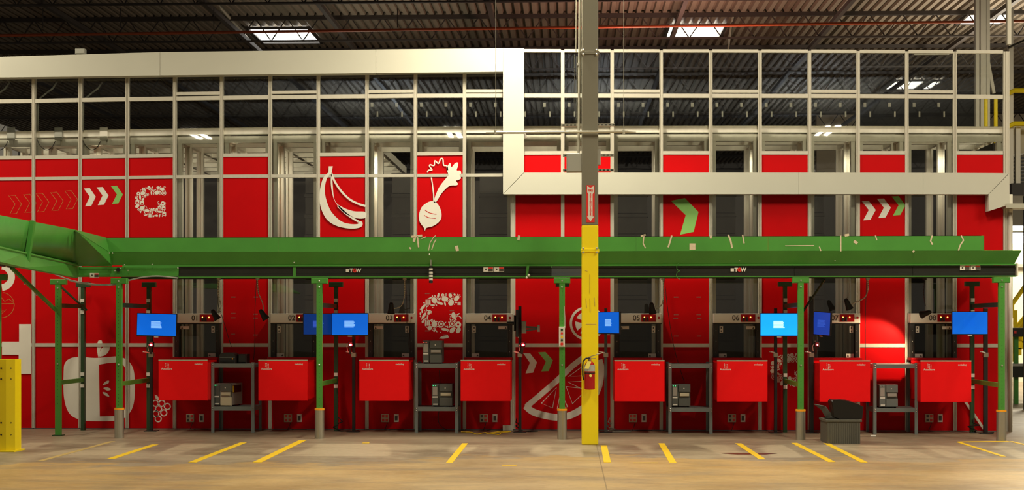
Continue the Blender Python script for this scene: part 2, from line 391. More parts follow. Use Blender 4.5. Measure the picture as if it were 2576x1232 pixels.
def rail(i, tab, h, Y=YW+.004, name='rail', d=.05, dv=0, m='alu', inset=.025):
    a, b_ = BX[i]+inset, BX[i+1]-inset; za = zat(tab, upx(i), dv=dv); zb = zat(tab, upx(i+1), dv=dv); h = h/172/2
    k = MB(); vs = []
    for Yy in (Y, Y+d): vs += [(a, Yy, za-h), (b_, Yy, zb-h), (b_, Yy, zb+h), (a, Yy, za+h)]
    k.add(vs, [(0,1,2,3),(7,6,5,4),(0,4,5,1),(1,5,6,2),(2,6,7,3),(3,7,4,0)])
    return k.build(name, m, en)
RL = [(0,868),(2576,868)]; TR = [(1265,127),(1900,128),(2530,130)]
pan = {}
def quadbox(a, b_, za0, zb0, za1, zb1, Y, d, name, m, par=None):
    k = MB(); vs = []
    for Yy in (Y, Y+d): vs += [(a, Yy, za0), (b_, Yy, zb0), (b_, Yy, zb1), (a, Yy, za1)]
    k.add(vs, [(0,1,2,3),(7,6,5,4),(0,4,5,1),(1,5,6,2),(2,6,7,3),(3,7,4,0)])
    return k.build(name, m, par or en)
for i in range(21):
    u0, u1 = upx(i), upx(i+1); a, b_ = BX[i]+.024, BX[i+1]-.024; win = i in WIN; left = i <= 10
    if i == 20: b_ = PX(2524, YW)
    rail(i, RA, 10)
    if win: rail(i, RA, 7.5, dv=-12)
    if not left: rail(i, TR, 8)
    # panes above the grid beam
    ta = zat(BOTF, u0) if left else zat(TR, u0); tb = zat(BOTF, u1) if left else zat(TR, u1)
    dvt = -16 if win else -5
    quadbox(a, b_, zat(RA, u0, dv=dvt), zat(RA, u1, dv=dvt), ta, tb, YW+.03, .006, 'pane', 'glass')
    quadbox(a, b_, zat(GB, u0, dv=-6), zat(GB, u1, dv=-6), zat(RA, u0, dv=5), zat(RA, u1, dv=5), YW+.03, .006, 'pane', 'glass')
    if win:
        if left: rail(i, RD, 8)
        zm = zat(RD, u0) if left else P(u0, 460, YW).z
        quadbox(a, b_, zm, zm, zat(GB, u0, dv=8), zat(GB, u1, dv=8), YW+.03, .006, 'pane', 'glass')
        zb_ = P(1288, 800, YW).z
        quadbox(a, b_, zb_, zb_, zm, zm, YW+.03, .006, 'pane', 'glass')
        pan[i, 'foot'] = MB().bev(a, b_, YW+.015, YW+.035, .0, P(1288, 905, YW).z, .003).build('panel', 'red', en)
    else:
        rail(i, RC, 9)
        quadbox(a, b_, zat(RC, u0, dv=4), zat(RC, u1, dv=4), zat(GB, u0, dv=8), zat(GB, u1, dv=8), YW+.03, .006, 'pane', 'glass')
        zl = P(1288, 868, YW).z
        MB().box(a, b_, YW+.002, YW+.05, zl-.026, zl+.026).build('rail', 'alu', en)
        if left:
            rail(i, RD, 8)
            quadbox(a, b_, zat(RD, u0, dv=-4), zat(RD, u1, dv=-4), zat(RC, u0, dv=4), zat(RC, u1, dv=4), YW+.016, .02, 'panel', 'red')
            zt = zat(RD, (u0+u1)/2, dv=4)
        else:
            quadbox(a, b_, P(u0, 460, YW).z, P(u1, 460, YW).z, zat(RC, u0, dv=4), zat(RC, u1, dv=4), YW+.016, .02, 'panel', 'red')
            zt = P(u0, 460, YW).z
        pan[i, 'up'] = MB().box(a, b_, YW+.016, YW+.036, zl+.026, zt).build('panel', 'red', en)
        pan[i, 'lo'] = MB().box(a, b_, YW+.016, YW+.036, .0, zl-.026).build('panel', 'red', en)
# cream strip ends and base strip
MB().box(BX[0], BX[21], YW+.0, YW+.06, -.01, .012).build('base_rail', 'greyrail', en)
# the red end return and its light post right of the last panel
MB().box(PX(2537, YW), PX(2549, YW), YW+.02, YW+.16, 0, P(2540, 488, YW).z).build('end_post', 'alu2', en, bevel=.008)
MB().tube((PX(2540, YW), YW-.03, 0), (PX(2540, YW), YW-.03, P(2540, 535, YW).z), .028, 14).build('end_tube', 'alu', en, smooth=True)
MB().bar(P(2425, 1005, YW-.02), P(2478, 1083, YW-.02), .02, .035).build('diagonal_brace', 'alu', en)

# fascia band: sheet-metal boxes with mitred corners
f1 = struct('trim_1'); f2 = struct('trim_2'); f3 = struct('trim_3'); YF = 21.42
def fpoly(pts, name, par, m='fascia', Y0=YF, Y1=YW-.002):
    A = [P(u, v, Y0) for u, v in pts]; B = [Vector((p.x, Y1, p.z)) for p in A]; n = len(A)
    k = MB().poly([A]); k.add(A+B, [(i, (i+1) % n, n+(i+1) % n, n+i) for i in range(n)]); return k.build(name, m, par)
fpoly([(-40,196.5),(-40,145),(0,143),(400,131),(402,131),(402,189.8),(0,195)], 'fascia_panel', f1)
fpoly([(402.8,189.7),(402.8,131),(800,126),(945,124.4),(945,183.6)], 'fascia_panel', f1)
fpoly([(946,183.5),(946,124.3),(1265,121),(1265,180)], 'fascia_panel', f1)
fpoly([(1265.4,488),(1265.4,121),(1318,121.3),(1318,433)], 'fascia_panel', f2)
fpoly([(1266,488.6),(1318.6,434),(2009,434),(2009,488)], 'fascia_panel', f3)
fpoly([(2009.7,488),(2009.7,434),(2322,434.5),(2322,488.3)], 'fascia_panel', f3)
fpoly([(2322.7,488.3),(2322.7,434.5),(2538,435.5),(2486,488.5)], 'fascia_panel', f3)
fpoly([(2486.8,489),(2539,436),(2540,514),(2487,531)], 'fascia_panel', f3)
# outlet box on top of the fascia
q = P(203, 131, YF+.08)
ob = MB().bev(q.x-.07, q.x+.07, q.y-.05, q.y+.05, q.z-.03, q.z+.045, .008).build('junction_box', 'boxgrey'); tag(ob, 'small grey box sitting on top of the cream fascia at the left', 'box')
# slim beam continuing to the right of the fascia corner
k = MB(); a = P(2530, 512, YF); k.box(a.x, a.x+3, YF-.02, YF+.3, a.z-.065, a.z); tb = k.build('ledge_beam', 'cond'); tag(tb, 'pale horizontal ledge beam running off to the right below the fascia corner', 'beam')

# ------------------------------------------------------------------ storage grid behind the glass
gr = thing('storage_grid', 'aluminium storage grid of posts and top rails behind the red and glass wall', 'storage grid', (0, 22, 0))
zg = P(1288, 323, YW).z; off = (0, 22, 0)
Xg = [BX[0]]+BX[1:]
rows = [21.74, 22.44, 23.14, 23.84, 24.54, 25.24, 25.94, 26.64]
for r, Y in enumerate(rows):
    n = 0
    for j, X in enumerate(Xg):
        if r >= 3: continue
        k = MB(); h = .052 if r else .085
        k.box(X-h, X-h*.35, Y-.045, Y+.045, 0, zg-.12); k.box(X+h*.35, X+h, Y-.045, Y+.045, 0, zg-.12); k.box(X-h*.35, X+h*.35, Y-.02, Y+.02, 0, zg-.12)
        k.build('grid_post', 'alu2', gr, off)
    k = MB(); zz = zg - (0 if r else 0)
    if r == 0:
        for i in range(21):
            za = zat(GB, upx(i)); zb = zat(GB, upx(i+1))
            k.add([(BX[i],Y-.07,za-.05),(BX[i+1],Y-.07,zb-.05),(BX[i+1],Y-.07,zb+.05),(BX[i],Y-.07,za+.05),(BX[i],Y+.05,za-.05),(BX[i+1],Y+.05,zb-.05),(BX[i+1],Y+.05,zb+.05),(BX[i],Y+.05,za+.05)],
                  [(0,1,2,3),(4,7,6,5),(3,2,6,7),(0,4,5,1)])
            k.box(BX[i], BX[i+1], Y-.05, Y+.03, min(za, zb)-.17, min(za, zb)-.07)
    else:
        xe = Xg[-1] if r < 3 else Xg[8]; k.box(Xg[0], xe, Y-.05, Y+.05, zg-.055, zg+.01); k.box(Xg[0], xe, Y-.035, Y+.035, zg-.16, zg-.075)
    k.build('top_rail', 'alu2', gr, off)
for j, X in enumerate(Xg):
    MB().box(X-.03, X+.03, rows[0], rows[-1] if j < 9 else rows[2], zg-.15, zg-.03).build('cross_rail', 'alu2', gr, off)
# boxes and cables on top of the grid at the left
for n_, (u, lab) in enumerate(((28, 'pale control box on the grid rail at the very left edge'), (147, 'pale control box on the grid rail, second from the left edge'), (261, 'pale control box on the grid rail, the rightmost and brightest of three'))):
    q = P(u, 335, 21.655); o = thing('control_box', lab, 'control box', q, 'control boxes on the grid rail')
    MB().bev(-.058, .058, -.014, .012, -.085, .085, .004).build('body', 'white' if u == 261 else 'boxgrey', o)
    MB().bev(-.055, .055, -.016, .012, -.105, -.07, .003).build('lower_cap', 'alu', o)
    MB().box(-.03, .03, .0, .012, -.17, -.09).build('bracket', 'alu2', o)
    p = [P(a, b_, 21.65) for a, b_ in catmull([(u-54, 350), (u-46, 366), (u-32, 377), (u-18, 372), (u-8, 355)] if u > 60 else [(u-30, 378), (u-18, 372), (u-8, 355)], 4, False)]
    c = MB().path(p, .006).build('control_cable', 'dark', o, tuple(q))
    # flexible conduit up by the mullion
    zc = u-4-(0 if u > 60 else 8)
    c = thing('flexible_conduit', ('grey flexible conduit curling up at the left edge', 'grey flexible conduit curling up behind the second pane', 'grey flexible conduit curling up behind the third pane')[n_], 'conduit', P(u-48, 250, 21.75), 'flexible conduits behind the left panes')
    MB().path([P(u-52, 330, 21.652), P(u-51, 260, 21.652), P(u-45, 246, 21.652), P(u-30, 234, 21.652), P(u-14, 222, 21.652), P(u-4, 206, 21.652)], .013, 8).build('sheath', 'boxgrey', c, tuple(P(u-48, 250, 21.75)), smooth=True)
# totes inside
for i, num in WIN.items():
    X = (BX[i]+BX[i+1])/2; Y = 24.35
    s = thing('tote_stack', 'stack of dark storage totes behind the glass above picking port %s' % NUM[num], 'tote stack', (X, Y, 0), 'tote stacks inside the grid')
    for l in range(12):
        k = MB(); z = l*.335+.01; k.box(-.285, .285, -.22, .22, z, z+.27); k.box(-.30, .30, -.235, .235, z+.27, z+.325); k.build('tote', 'tote', s)
MB().box(BX[21]-.06, BX[21], 22.0, 27.4, 0, zg-.2).build('trim_6', 'backdark')['kind'] = 'structure'
k = MB().box(BX[0]-2, BX[21], 27.4, 27.6, 0, zg-.2).build('trim_4', 'backdark'); k['kind'] = 'structure'
# dark barrier across the top of the grid with its clips
q0 = P(925, 250, 27.5); q1 = P(2500, 320, 27.5)
bs = thing('mesh_barrier', 'long black barrier sheet across the far side of the grid top', 'barrier', (0, 27.5, zg-.2))
offb = (0, 27.5, zg-.2)
MB().box(PX(2160, 27.5), PX(2470, 27.5), 27.47, 27.51, zg-.2, q0.z).build('sheet', 'rubber', bs, offb)
k = MB(); u = 935
while u < 2420:
    a = P(u, 258, 27.3); k.box(a.x-.02, a.x+.03, a.y, a.y+.03, a.z-.08, a.z)
    a = P(u+14, 280, 27.3); k.box(a.x-.012, a.x+.016, a.y, a.y+.03, a.z-.1, a.z)
    u += 62
o = k.build('clip', 'cond', bs, offb); o['kind'] = 'stuff'

# ------------------------------------------------------------------ printed graphics on the wall
YP = YW+.0145
def pp(u, v, Y=YP): return P(u, v, Y)
def shape(loops, name, m, par, Y=YP, lab=None):
    o = MB().poly([[pp(u, v, Y) for u, v in l] for l in loops]).build(name, m, par); o.data.name = name
    if lab: o['label'] = lab
    return o
def ribbon(k, pts, w, Y=YP, closed=False, taper=None):
    n = len(pts); A = []; B = []
    for i in range(n):
        a = pts[(i-1) % n] if closed or i else pts[i]; c = pts[(i+1) % n] if closed or i < n-1 else pts[i]
        dx, dy = c[0]-a[0], c[1]-a[1]; l = math.hypot(dx, dy) or 1; ww = w/2*(taper(i/(n-1)) if taper else 1)
        A.append(pp(pts[i][0]-dy/l*ww, pts[i][1]+dx/l*ww, Y)); B.append(pp(pts[i][0]+dy/l*ww, pts[i][1]-dx/l*ww, Y))
    if closed: A.append(A[0]); B.append(B[0])
    k.loft(A, B)
def arrow(u, v, w, h, m, par, outline=0, nm='arrow_print'):
    # chevron with slanted tails: (u,v) = top-left corner
    pts = [(u, v), (u+w*.50, v-h*.02), (u+w, v+h*.46), (u+w*.62, v+h*.97), (u+w*.10, v+h), (u+w*.50, v+h*.46)]
    if outline:
        k = MB(); ribbon(k, pts, outline, closed=True); return k.build(nm, m, par)
    return shape([pts], nm, m, par)
# outlined chevrons, bays 0 and 1
for j, (u, v) in enumerate(((22,492),(59,489),(91,487),(127,484),(163,480))):
    arrow(u, v, 32, 46, 'tanline', pan[0 if u < 84 else 1, 'up'], 1.4)
for u, v, c in ((211,474,'white'), (243,471,'white'), (279,468,'lime')): arrow(u, v, 30, 45, c, pan[2, 'up'])
for u, v, c in ((2168,506,'white'), (2206,500,'white'), (2243,494,'lime')): arrow(u, v, 35, 48, c, pan[18, 'up'])
shape([[(1688,505),(1723,498),(1757,533),(1745,583),(1711,590),(1725,541)]], 'arrow_print', 'lime', pan[14, 'up'])
shape([[(1316,888),(1334,889),(1351,911),(1341,937),(1322,939),(1333,912)]], 'arrow_print', 'white', pan[11, 'lo'])
shape([[(1354,886),(1372,885),(1391,906),(1380,933),(1362,934),(1373,909)]], 'arrow_print', 'lime', pan[11, 'lo'])
# letter G built up from small food icons
def gprint(par, x0, y0, W, H, seed):
    r = random.Random(seed); k = MB()
    def inside(x, y, mrg=0):
        # unit square G, bowl left, flat ends right
        dx, dy = (x-.52)/.52, (y-.5)/.5; d = math.hypot(dx, dy) if x < .52 else abs(dy)
        ix, iy = (x-.52)/.23, (y-.5)/.22; di = math.hypot(ix, iy) if x < .52 else abs(iy)
        if d > 1-mrg or x > 1-mrg*.5 or x < 0: return False
        if di < 1+mrg*2:
            return x > .72+mrg and y > .5+mrg*.5
        if x > .52 and .28 < y < .5: return False
        return True
    placed = []
    for R_ in (.080, .062, .050, .040, .031, .024, .018, .013):
        for t in range(1400):
            x, y = r.random(), r.random()
            if not inside(x, y, R_*1.15): continue
            if any(math.hypot(x-a, y-b_) < (R_+c)*.90 for a, b_, c in placed): continue
            placed.append((x, y, R_))
    for x, y, q in placed:
        cx, cy, s = x0+x*W, y0+y*H, q*W*.98; a0 = r.random()*pi; ty = r.choice('oOddceellsb') if q > .03 else 'e'
        ell = lambda sx, sy, n=14, ph=0: [(cx+s*(sx*cos(t)*cos(a0)-sy*sin(t)*sin(a0)), cy+s*(sx*cos(t)*sin(a0)+sy*sin(t)*cos(a0))) for t in [2*pi*i/n for i in range(n)]]
        P3 = lambda l: [pp(a, b_) for a, b_ in l]
        if ty == 'o': k.poly([P3(ell(.95, .95)), P3(ell(.35, .35)[::-1])])
        elif ty == 'O': k.poly([P3(ell(1, .95)), P3(ell(.72, .68)[::-1])]); k.poly([P3(ell(.45, .4, 8))])
        elif ty == 'd': k.poly([P3(ell(1, .85))])
        elif ty == 'c':
            p = [(cx+s*cos(a0+t), cy+s*sin(a0+t)) for t in [pi*1.2*i/9 for i in range(10)]]+[(cx+s*.62*cos(a0+t)+s*.18*cos(a0+1.9), cy+s*.62*sin(a0+t)+s*.18*sin(a0+1.9)) for t in [pi*1.2*i/9 for i in range(9, -1, -1)]]
            k.poly([P3(p)])
        elif ty == 'e': k.poly([P3(ell(1, .7, 10))])
        elif ty == 'l': k.poly([P3(ell(1.1, .42))]); 
        elif ty == 's':
            for off_ in (-.55, 0, .55):
                p = [(cx+s*(off_-.2), cy-s*.8), (cx+s*(off_+.2), cy-s*.8), (cx+s*(off_+.24), cy+s*.8), (cx+s*(off_-.24), cy+s*.8)]; k.poly([P3(p)])
        else: k.poly([P3([(cx-s*.8, cy-s*.5), (cx, cy-s), (cx+s*.8, cy-s*.5), (cx+s*.8, cy+s*.8), (cx-s*.8, cy+s*.8)]), P3([(cx-s*.4, cy+s*.1), (cx-s*.4, cy+s*.5), (cx+s*.4, cy+s*.5), (cx+s*.4, cy+s*.1)])])
    o = k.build('letter_print', 'white', par); o['label'] = 'letter G made of small white food icons'
gprint(pan[3, 'up'], 339, 468, 78, 77, 3)
gprint(pan[9, 'up'], 1055, 739, 104, 97, 5)
gprint(pan[16, 'up'], 1937, 889, 84, 82, 9)
def smudges(par, pts, w=11, h=3):
    k = MB()
    for u, v in pts:
        x = u-w/2
        while x < u+w/2:
            k.poly([[pp(x, v-h/2), pp(x+1.6, v-h/2), pp(x+1.3, v+h/2), pp(x-.3, v+h/2)]]); x += 2.3
    k.build('printed_caption', 'dirtwhite', par)
smudges(pan[5, 'up'], [(587,747),(644,747),(587,788),(643,790),(587,799),(643,800),(586,840),(643,842)])
smudges(pan[14, 'up'], [(1701,747),(1758,747),(1701,791),(1758,791),(1700,801),(1759,801),(1701,845),(1759,845)])
smudges(pan[9, 'up'], [(1075,738),(1137,737),(1137,781),(1075,832),(1120,842)])
shape([[(1104,851),(1110,846),(1126,842),(1129,846),(1128,850),(1115,852)]], 'torn_sticker', 'white', pan[9, 'up'])
# banana bunch, bay 7 (vinyl laid over the rail, so on the face of it)
YB = YW-.001
bo = catmull([(829,418),(826,432),(815,448),(805,480),(805,505),(812,535),(832,560),(862,572),(888,574),(908,569),(912,561),(908,557),(901,558),(899,563),(880,562),(860,558),(838,540),(824,515),(817,485),(819,460),(829,437)], 5)
shape([[(827,418),(837,418),(834,437),(826,437)]], 'banana_print', 'white', pan[7, 'up'], YB-.0006)
shape([catmull([(826,434),(812,450),(804,485),(806,518),(820,549),(842,566),(872,574),(898,574),(911,568),(911,558),(902,557),(900,563),(880,563),(858,556),(834,533),(821,503),(817,475),(822,450),(830,437)], 5)], 'banana_print', 'white', pan[7, 'up'], YB, 'white banana bunch print')
shape([catmull([(835,436),(841,500),(860,520),(890,531),(918,533),(918,548),(893,548),(868,536),(850,518),(838,495),(832,460)], 5)], 'banana_print', 'white', pan[7, 'up'], YB)
k = MB(); ribbon(k, catmull([(834,436),(842,456),(858,480),(878,500),(900,512),(919,518)], 6, False), 5, YB); ribbon(k, catmull([(850,518),(868,535),(886,548),(903,558)], 5, False), 5, YB); k.build('banana_print', 'white', pan[7, 'up'])
# beet, bay 9
shape([catmull([(1084,506),(1072,511),(1060,522),(1054,541),(1056,558),(1066,572),(1069,580),(1073,573),(1090,568),(1106,556),(1111,540),(1106,521),(1096,508)], 5)], 'beet_print', 'white', pan[9, 'up'], YB, 'white beetroot print with leafy top')
shape([catmull([(1091,506),(1104,472),(1124,446),(1128,440),(1124,425),(1128,414),(1133,410),(1136,420),(1145,410),(1152,409),(1152,418),(1149,428),(1158,429),(1160,436),(1156,440),(1160,448),(1152,453),(1147,454),(1152,462),(1148,466),(1130,468),(1112,485),(1097,508)], 4)], 'beet_print', 'white', pan[9, 'up'], YB)
k = MB(); ribbon(k, [(1091,506),(1091,490),(1088,465),(1085,446)], 3, YB)
ribbon(k, catmull([(1075,434),(1078,428),(1087,427),(1081,419),(1082,414),(1092,416),(1094,404),(1103,411),(1108,400),(1114,400),(1116,415),(1124,417),(1126,428)], 4, False), 3.2, YB); k.build('beet_print', 'white', pan[9, 'up'])
k = MB(); ribbon(k, catmull([(1069,528),(1080,535),(1098,539)], 5, False), 1.6, YB-.001); ribbon(k, catmull([(1067,541),(1078,547),(1096,549)], 5, False), 1.6, YB-.001); k.build('beet_line', 'red', pan[9, 'up'])
# apple, bays 1 to 3 lower
ap = catmull([(160,935),(164,912),(180,900),(205,898),(240,900),(270,898),(300,897),(325,910),(338,940),(338,1005),(325,1040),(300,1056),(250,1059),(205,1056),(175,1040),(161,1000)], 5)
hole = catmull([(250,913),(275,911),(298,910),(317,920),(326,950),(324,1005),(312,1036),(296,1046),(252,1047)], 4)
hole = [(249,917)]+[(270,913),(295,911),(310,918),(320,932),(323,955),(323,1000),(316,1026),(303,1042),(292,1046)]+[(251,1047)]
shape([ap, hole[::-1]], 'apple_print', 'white', pan[1, 'lo'], YP, 'large white cut apple print')
shape([catmull([(246,860),(250,856),(256,857),(257,868),(252,880),(249,902),(244,880)], 4)], 'apple_print', 'white', pan[1, 'lo'], YP-.002)
shape([catmull([(250,895),(254,878),(266,868),(276,866),(274,882),(266,892),(256,896)], 4)], 'apple_print', 'white', pan[1, 'lo'], YP-.002)
for c in ([(258,968),(266,959),(274,957),(272,964)], [(260,976),(270,974),(279,979),(270,982)], [(258,986),(268,988),(275,997),(264,994)]):
    shape([catmull(c, 4)], 'apple_seed_print', 'white', pan[1, 'lo'], YP)
# big letter fragments, bay 0
shape([[(5,859),(48,859),(48,815),(78,815),(78,940),(47,940),(47,892),(5,892)]], 'letter_print', 'white', pan[0, 'lo'], YW-.001, 'part of a large white letter')
k = MB(); ribbon(k, [(3+26*cos(t), 696+27*sin(t)) for t in [-1.5+3.0*i/20 for i in range(21)]], 17); k.build('ring_print', 'white', pan[0, 'up'])
k = MB(); ribbon(k, [(3+33*cos(t), 768+33*sin(t)) for t in [-1.4+1.2*i/12 for i in range(13)]]+[(22,752),(12,758),(3,748)], 1.6)
ribbon(k, [(36,763)]+[(3+33*cos(t), 765+34*sin(t)) for t in [.1+1.4*i/12 for i in range(13)]], 1.6); ribbon(k, [(3,764),(36,763)], 1.6); ribbon(k, [(3,783),(16,778),(3,790)], 1.4); k.build('outline_print', 'tanline', pan[0, 'up'])
# grapes by port one
k = MB()
for u, v in ((391,1014),(407,1014),(421,1022),(399,1028),(412,1038),(392,1040),(398,1053)):
    k.poly([[pp(u+9*cos(t), v+9*sin(t)) for t in [2*pi*i/16 for i in range(16)]], [pp(u+6.2*cos(-t), v+6.2*sin(-t)) for t in [2*pi*i/16 for i in range(16)]]])
k.poly([[pp(*p) for p in ((389,992),(396,995),(401,1004),(399,1007),(392,1003))]]); o = k.build('grape_print', 'white', pan[3, 'lo']); o['label'] = 'white grape bunch print'
# orange slice, bays 11 and 12
cx, cy = 1418, 945
k = MB(); ribbon(k, catmull([(1322,1020),(1340,1035),(1372,1045),(1405,1049),(1440,1042),(1480,1015),(1505,975),(1512,930),(1507,905)], 6, False), 17)
ribbon(k, [(1325,1022),(1356,996),(1400,958),(1440,920),(1466,900),(1500,872)], 14)
k.poly([[pp(1328+8*cos(t), 1020+8*sin(t), YP-.001) for t in [2*pi*i/16 for i in range(16)]]])
for tri in ([(1362,1014),(1400,974),(1390,1026)], [(1402,1027),(1410,985),(1428,1023)], [(1424,972),(1440,1015),(1478,978)], [(1428,960),(1480,958),(1478,985)], [(1430,947),(1478,912),(1480,944)]):
    ribbon(k, tri, 2.2, closed=True)
o = k.build('orange_slice_print', 'white', pan[11, 'lo']); o['label'] = 'white outlined orange slice print'
k = MB(); ribbon(k, [(1477+41*cos(t), 813+40*sin(t)) for t in [2*pi*i/40 for i in range(40)]], 6, closed=True)
for a0 in (2.5, 3.6, 1.4, .3, 5.1):
    k.poly([[pp(1477+30*cos(t), 813+30*sin(t)) for t in (a0, a0+.3, a0+.6, a0+.8)]+[pp(1477+6*cos(a0+.4), 813+6*sin(a0+.4))]])
o = k.build('wheel_print', 'white', pan[12, 'up']); o['label'] = 'white citrus wheel print'

# ------------------------------------------------------------------ picking ports
def make_port():
    t = thing('picking_port', 'x', 'picking port', (0, 0, 0), 'numbered picking ports')
    W = .355; z = lambda v, Y: EYE-(v-HZ)*Y/F
    hd = MB().bev(-W+.03, W, -.13, .03, z(812, 21.47), z(788, 21.47), .006).build('header', 'white', t)
    cpn = MB().bev(.06, .27, -.14, -.12, z(809, 21.47), z(790.5, 21.47), .004).build('control_panel', 'darkred', t)
    k = MB()
    for x in (.09, .135): k.bev(x, x+.028, -.152, -.13, z(808, 21.46), z(797, 21.46), .004)
    k.build('rocker_switch', 'black', cpn)
    for x in (.105, .20): MB().ball((x, -.148, z(798, 21.46)), .010).build('indicator_lamp', 'amber', cpn)
    b_ = MB(); b_.disc((.315, -.135, z(799, 21.46)), .017, 14, 'y', -.02, .014); b_.build('emergency_button', 'darkred', t, smooth=False)
    z0, z1 = z(903, 21.5), z(813, 21.5)
    MB().bev(-W+.03, -W+.10, -.10, .0, z0, z1, .005).build('door_jamb', 'black', t)
    MB().bev(W-.07, W-.01, -.10, .0, z0, z1, .005).build('door_jamb', 'black', t)
    MB().bev(-W+.03, W, -.11, .0, z1-.012, z1+.012, .003).build('door_head', 'black', t)
    MB().box(-W+.10, W-.07, -.06, -.054, z0, z1-.012).build('door_pane', 'smoke', t)
    for s in (-1, 1):
        for zz in (.2, .5, .8): MB().ball((s*(W-.045)+(.02 if s < 0 else 0), -.104, z0+(z1-z0)*zz), .006, 8, 4).build('jamb_screw', 'bolt', t)
    # red sill and the hanging bin
    k = MB().bev(-W+.01, W, -.28, -.02, z(905, 21.4), z(899, 21.4), .003); k.build('sill', 'darkred', t)
    bz0, bz1 = .467, 1.036; k = MB(); w_ = .35; y0, y1 = -.85, -.27
    k.bev(-w_, w_, y0, y0+.02, bz0, bz1-.006, .004); k.box(-w_, -w_+.02, y0+.02, y1, bz0, bz1-.03); k.box(w_-.02, w_, y0+.02, y1, bz0, bz1-.03)
    k.box(-w_, w_, y1-.02, y1, bz0, bz1-.006); k.box(-w_, w_, y0+.02, y1-.02, bz0, bz0+.02)
    k.box(-w_+.05, w_-.05, y1, .01, bz0+.15, bz1-.12)
    bn = k.build('bin', 'binred', t)
    rim = MB().box(-w_, w_, y0-.001, y0+.03, bz1-.006, bz1+.010).build('rim', 'beige', bn)
    lg = MB()
    for (x, zz, dx) in [(-.247+.021*i, .992-.021*j-.004*i, .013) for i in range(3) for j in range(3)]:
        lg.add([(x-dx/2, y0-.0015, zz+.007), (x-dx/2+.005, y0-.0015, zz+.009), (x+dx/2, y0-.0015, zz-.006), (x+dx/2-.005, y0-.0015, zz-.008)], [(0, 3, 2, 1)])
    lg.build('logo', 'label', bn)
    text('AutoStore', .038, (-.232, y0-.001, .917), 'bin_lettering', 'label', bn, sx=.95, bold=.0006)
    text('swisslog', .036, (.225, y0-.001, .985), 'bin_lettering', 'label', bn, sx=1, bold=.0006)
    return t
port = make_port(); ports = {}
zz = lambda v, Y: EYE-(v-HZ)*Y/F
desc = {1: 'red-binned picking port one with cream header, leftmost of the ports', 2: 'picking port two with red bin, right of the first grey printer shelf',
        3: 'picking port three with red bin, left of the shelf holding two dark printers', 4: 'picking port four with red bin, right of the shelf holding two dark printers',
        5: 'picking port five with red bin, just right of the yellow column', 6: 'picking port six with red bin, left of the brightest blue monitor',
        7: 'picking port seven with red bin hanging behind the grey tote and black bag', 8: 'picking port eight with red bin, its header lit by a small lamp'}
from itertools import count
for i, num in WIN.items():
    X = (BX[i]+BX[i+1])/2
    if num == 1: p = port; p.location = (X, YW, 0); p['label'] = desc[1]
    else: p = dup(port, (X, YW, 0), desc[num])
    ports[num] = (p, X)
for num, (p, X) in ports.items():
    text('%02d' % num, .105, (-.01, -.132, zz(800, 21.47)), 'port_number', 'dark', p, bold=.0015)
    f = 1 if num % 2 else -1; W = .355
    def st(x0, x1, va, vb): return MB().box(min(f*x0, f*x1)+.015, max(f*x0, f*x1)+.015, -.064, -.061, zz(vb, 21.53), zz(va, 21.53)).build('warning_sticker', 'label', p)
    o = st(.20, .25, 820, 836); st(-.26, -.13, 820, 828); st(.15, .26, 889, 898)
    k = MB()
    for va in (821.5, 829.5): k.disc((f*.225+.015, -.0655, zz(va+3, 21.53)), .012, 8, 'y', .001)
    for x in (-.235, .175):
        va, vb = (821.5, 826.5) if x < 0 else (891, 896)
        k.add([(f*x-.016+.015, -.0655, zz(vb, 21.53)), (f*x+.016+.015, -.0655, zz(vb, 21.53)), (f*x+.015, -.0655, zz(va, 21.53))], [(0, 1, 2)])
    k.build('warning_symbol', 'dark', o)
# small green light inside port one
q = P(458, 861, 21.9); MB().ball(q, .012).build('status_light', 'greenled', ports[1][0], tuple(ports[1][0].location))
# wall outlets below each port
for num, (p, X) in ports.items():
    u0 = {1: 479, 2: 725, 3: 969, 4: 1217, 5: 1592, 6: 1841, 7: 2095, 8: 2337}[num]
    if num == 7: continue
    q = P(u0, 1051, YW+.01); o = thing('quad_outlet', 'tan four-socket outlet box with red sockets under picking port %s' % NUM[num], 'outlet', (q.x, YW+.015, q.z), 'quad outlets')
    MB().bev(-.058, .058, -.03, 0, -.06, .06, .005).build('box', 'beige', o)
    for a in (-1, 1):
        for c in (-1, 1): MB().bev(a*.026-.017, a*.026+.017, -.036, -.03, c*.028-.02, c*.028+.02, .003).build('socket', 'signred' if num in (2, 3, 5) or a > 0 else 'dark', o)
    q = P(u0+28, 1051, YW+.01); o = thing('wall_jack', 'white data jack plate right of the outlet under picking port %s' % NUM[num], 'wall jack', (q.x, YW+.015, q.z), 'white jack plates')
    MB().bev(-.035, .035, -.012, 0, -.06, .06, .004).build('plate', 'label', o)
    MB().box(-.02, .02, -.016, -.01, -.035, .03).build('jack', 'dark', o)
    a = P(u0+6, 1062, YW-.02); c = thing('power_cable', 'thin black cable hanging from the outlet under picking port %s' % NUM[num], 'cable', a, 'thin outlet cables')
    MB().path([a, a+Vector((-.02, -.02, -.06)), a+Vector((-.05, -.02, -.13)), a+Vector((.06, -.05, a.z*-1+.01)), a+Vector((.25, -.06, -a.z+.008))], .0045).build('wire', 'black', c, tuple(a))

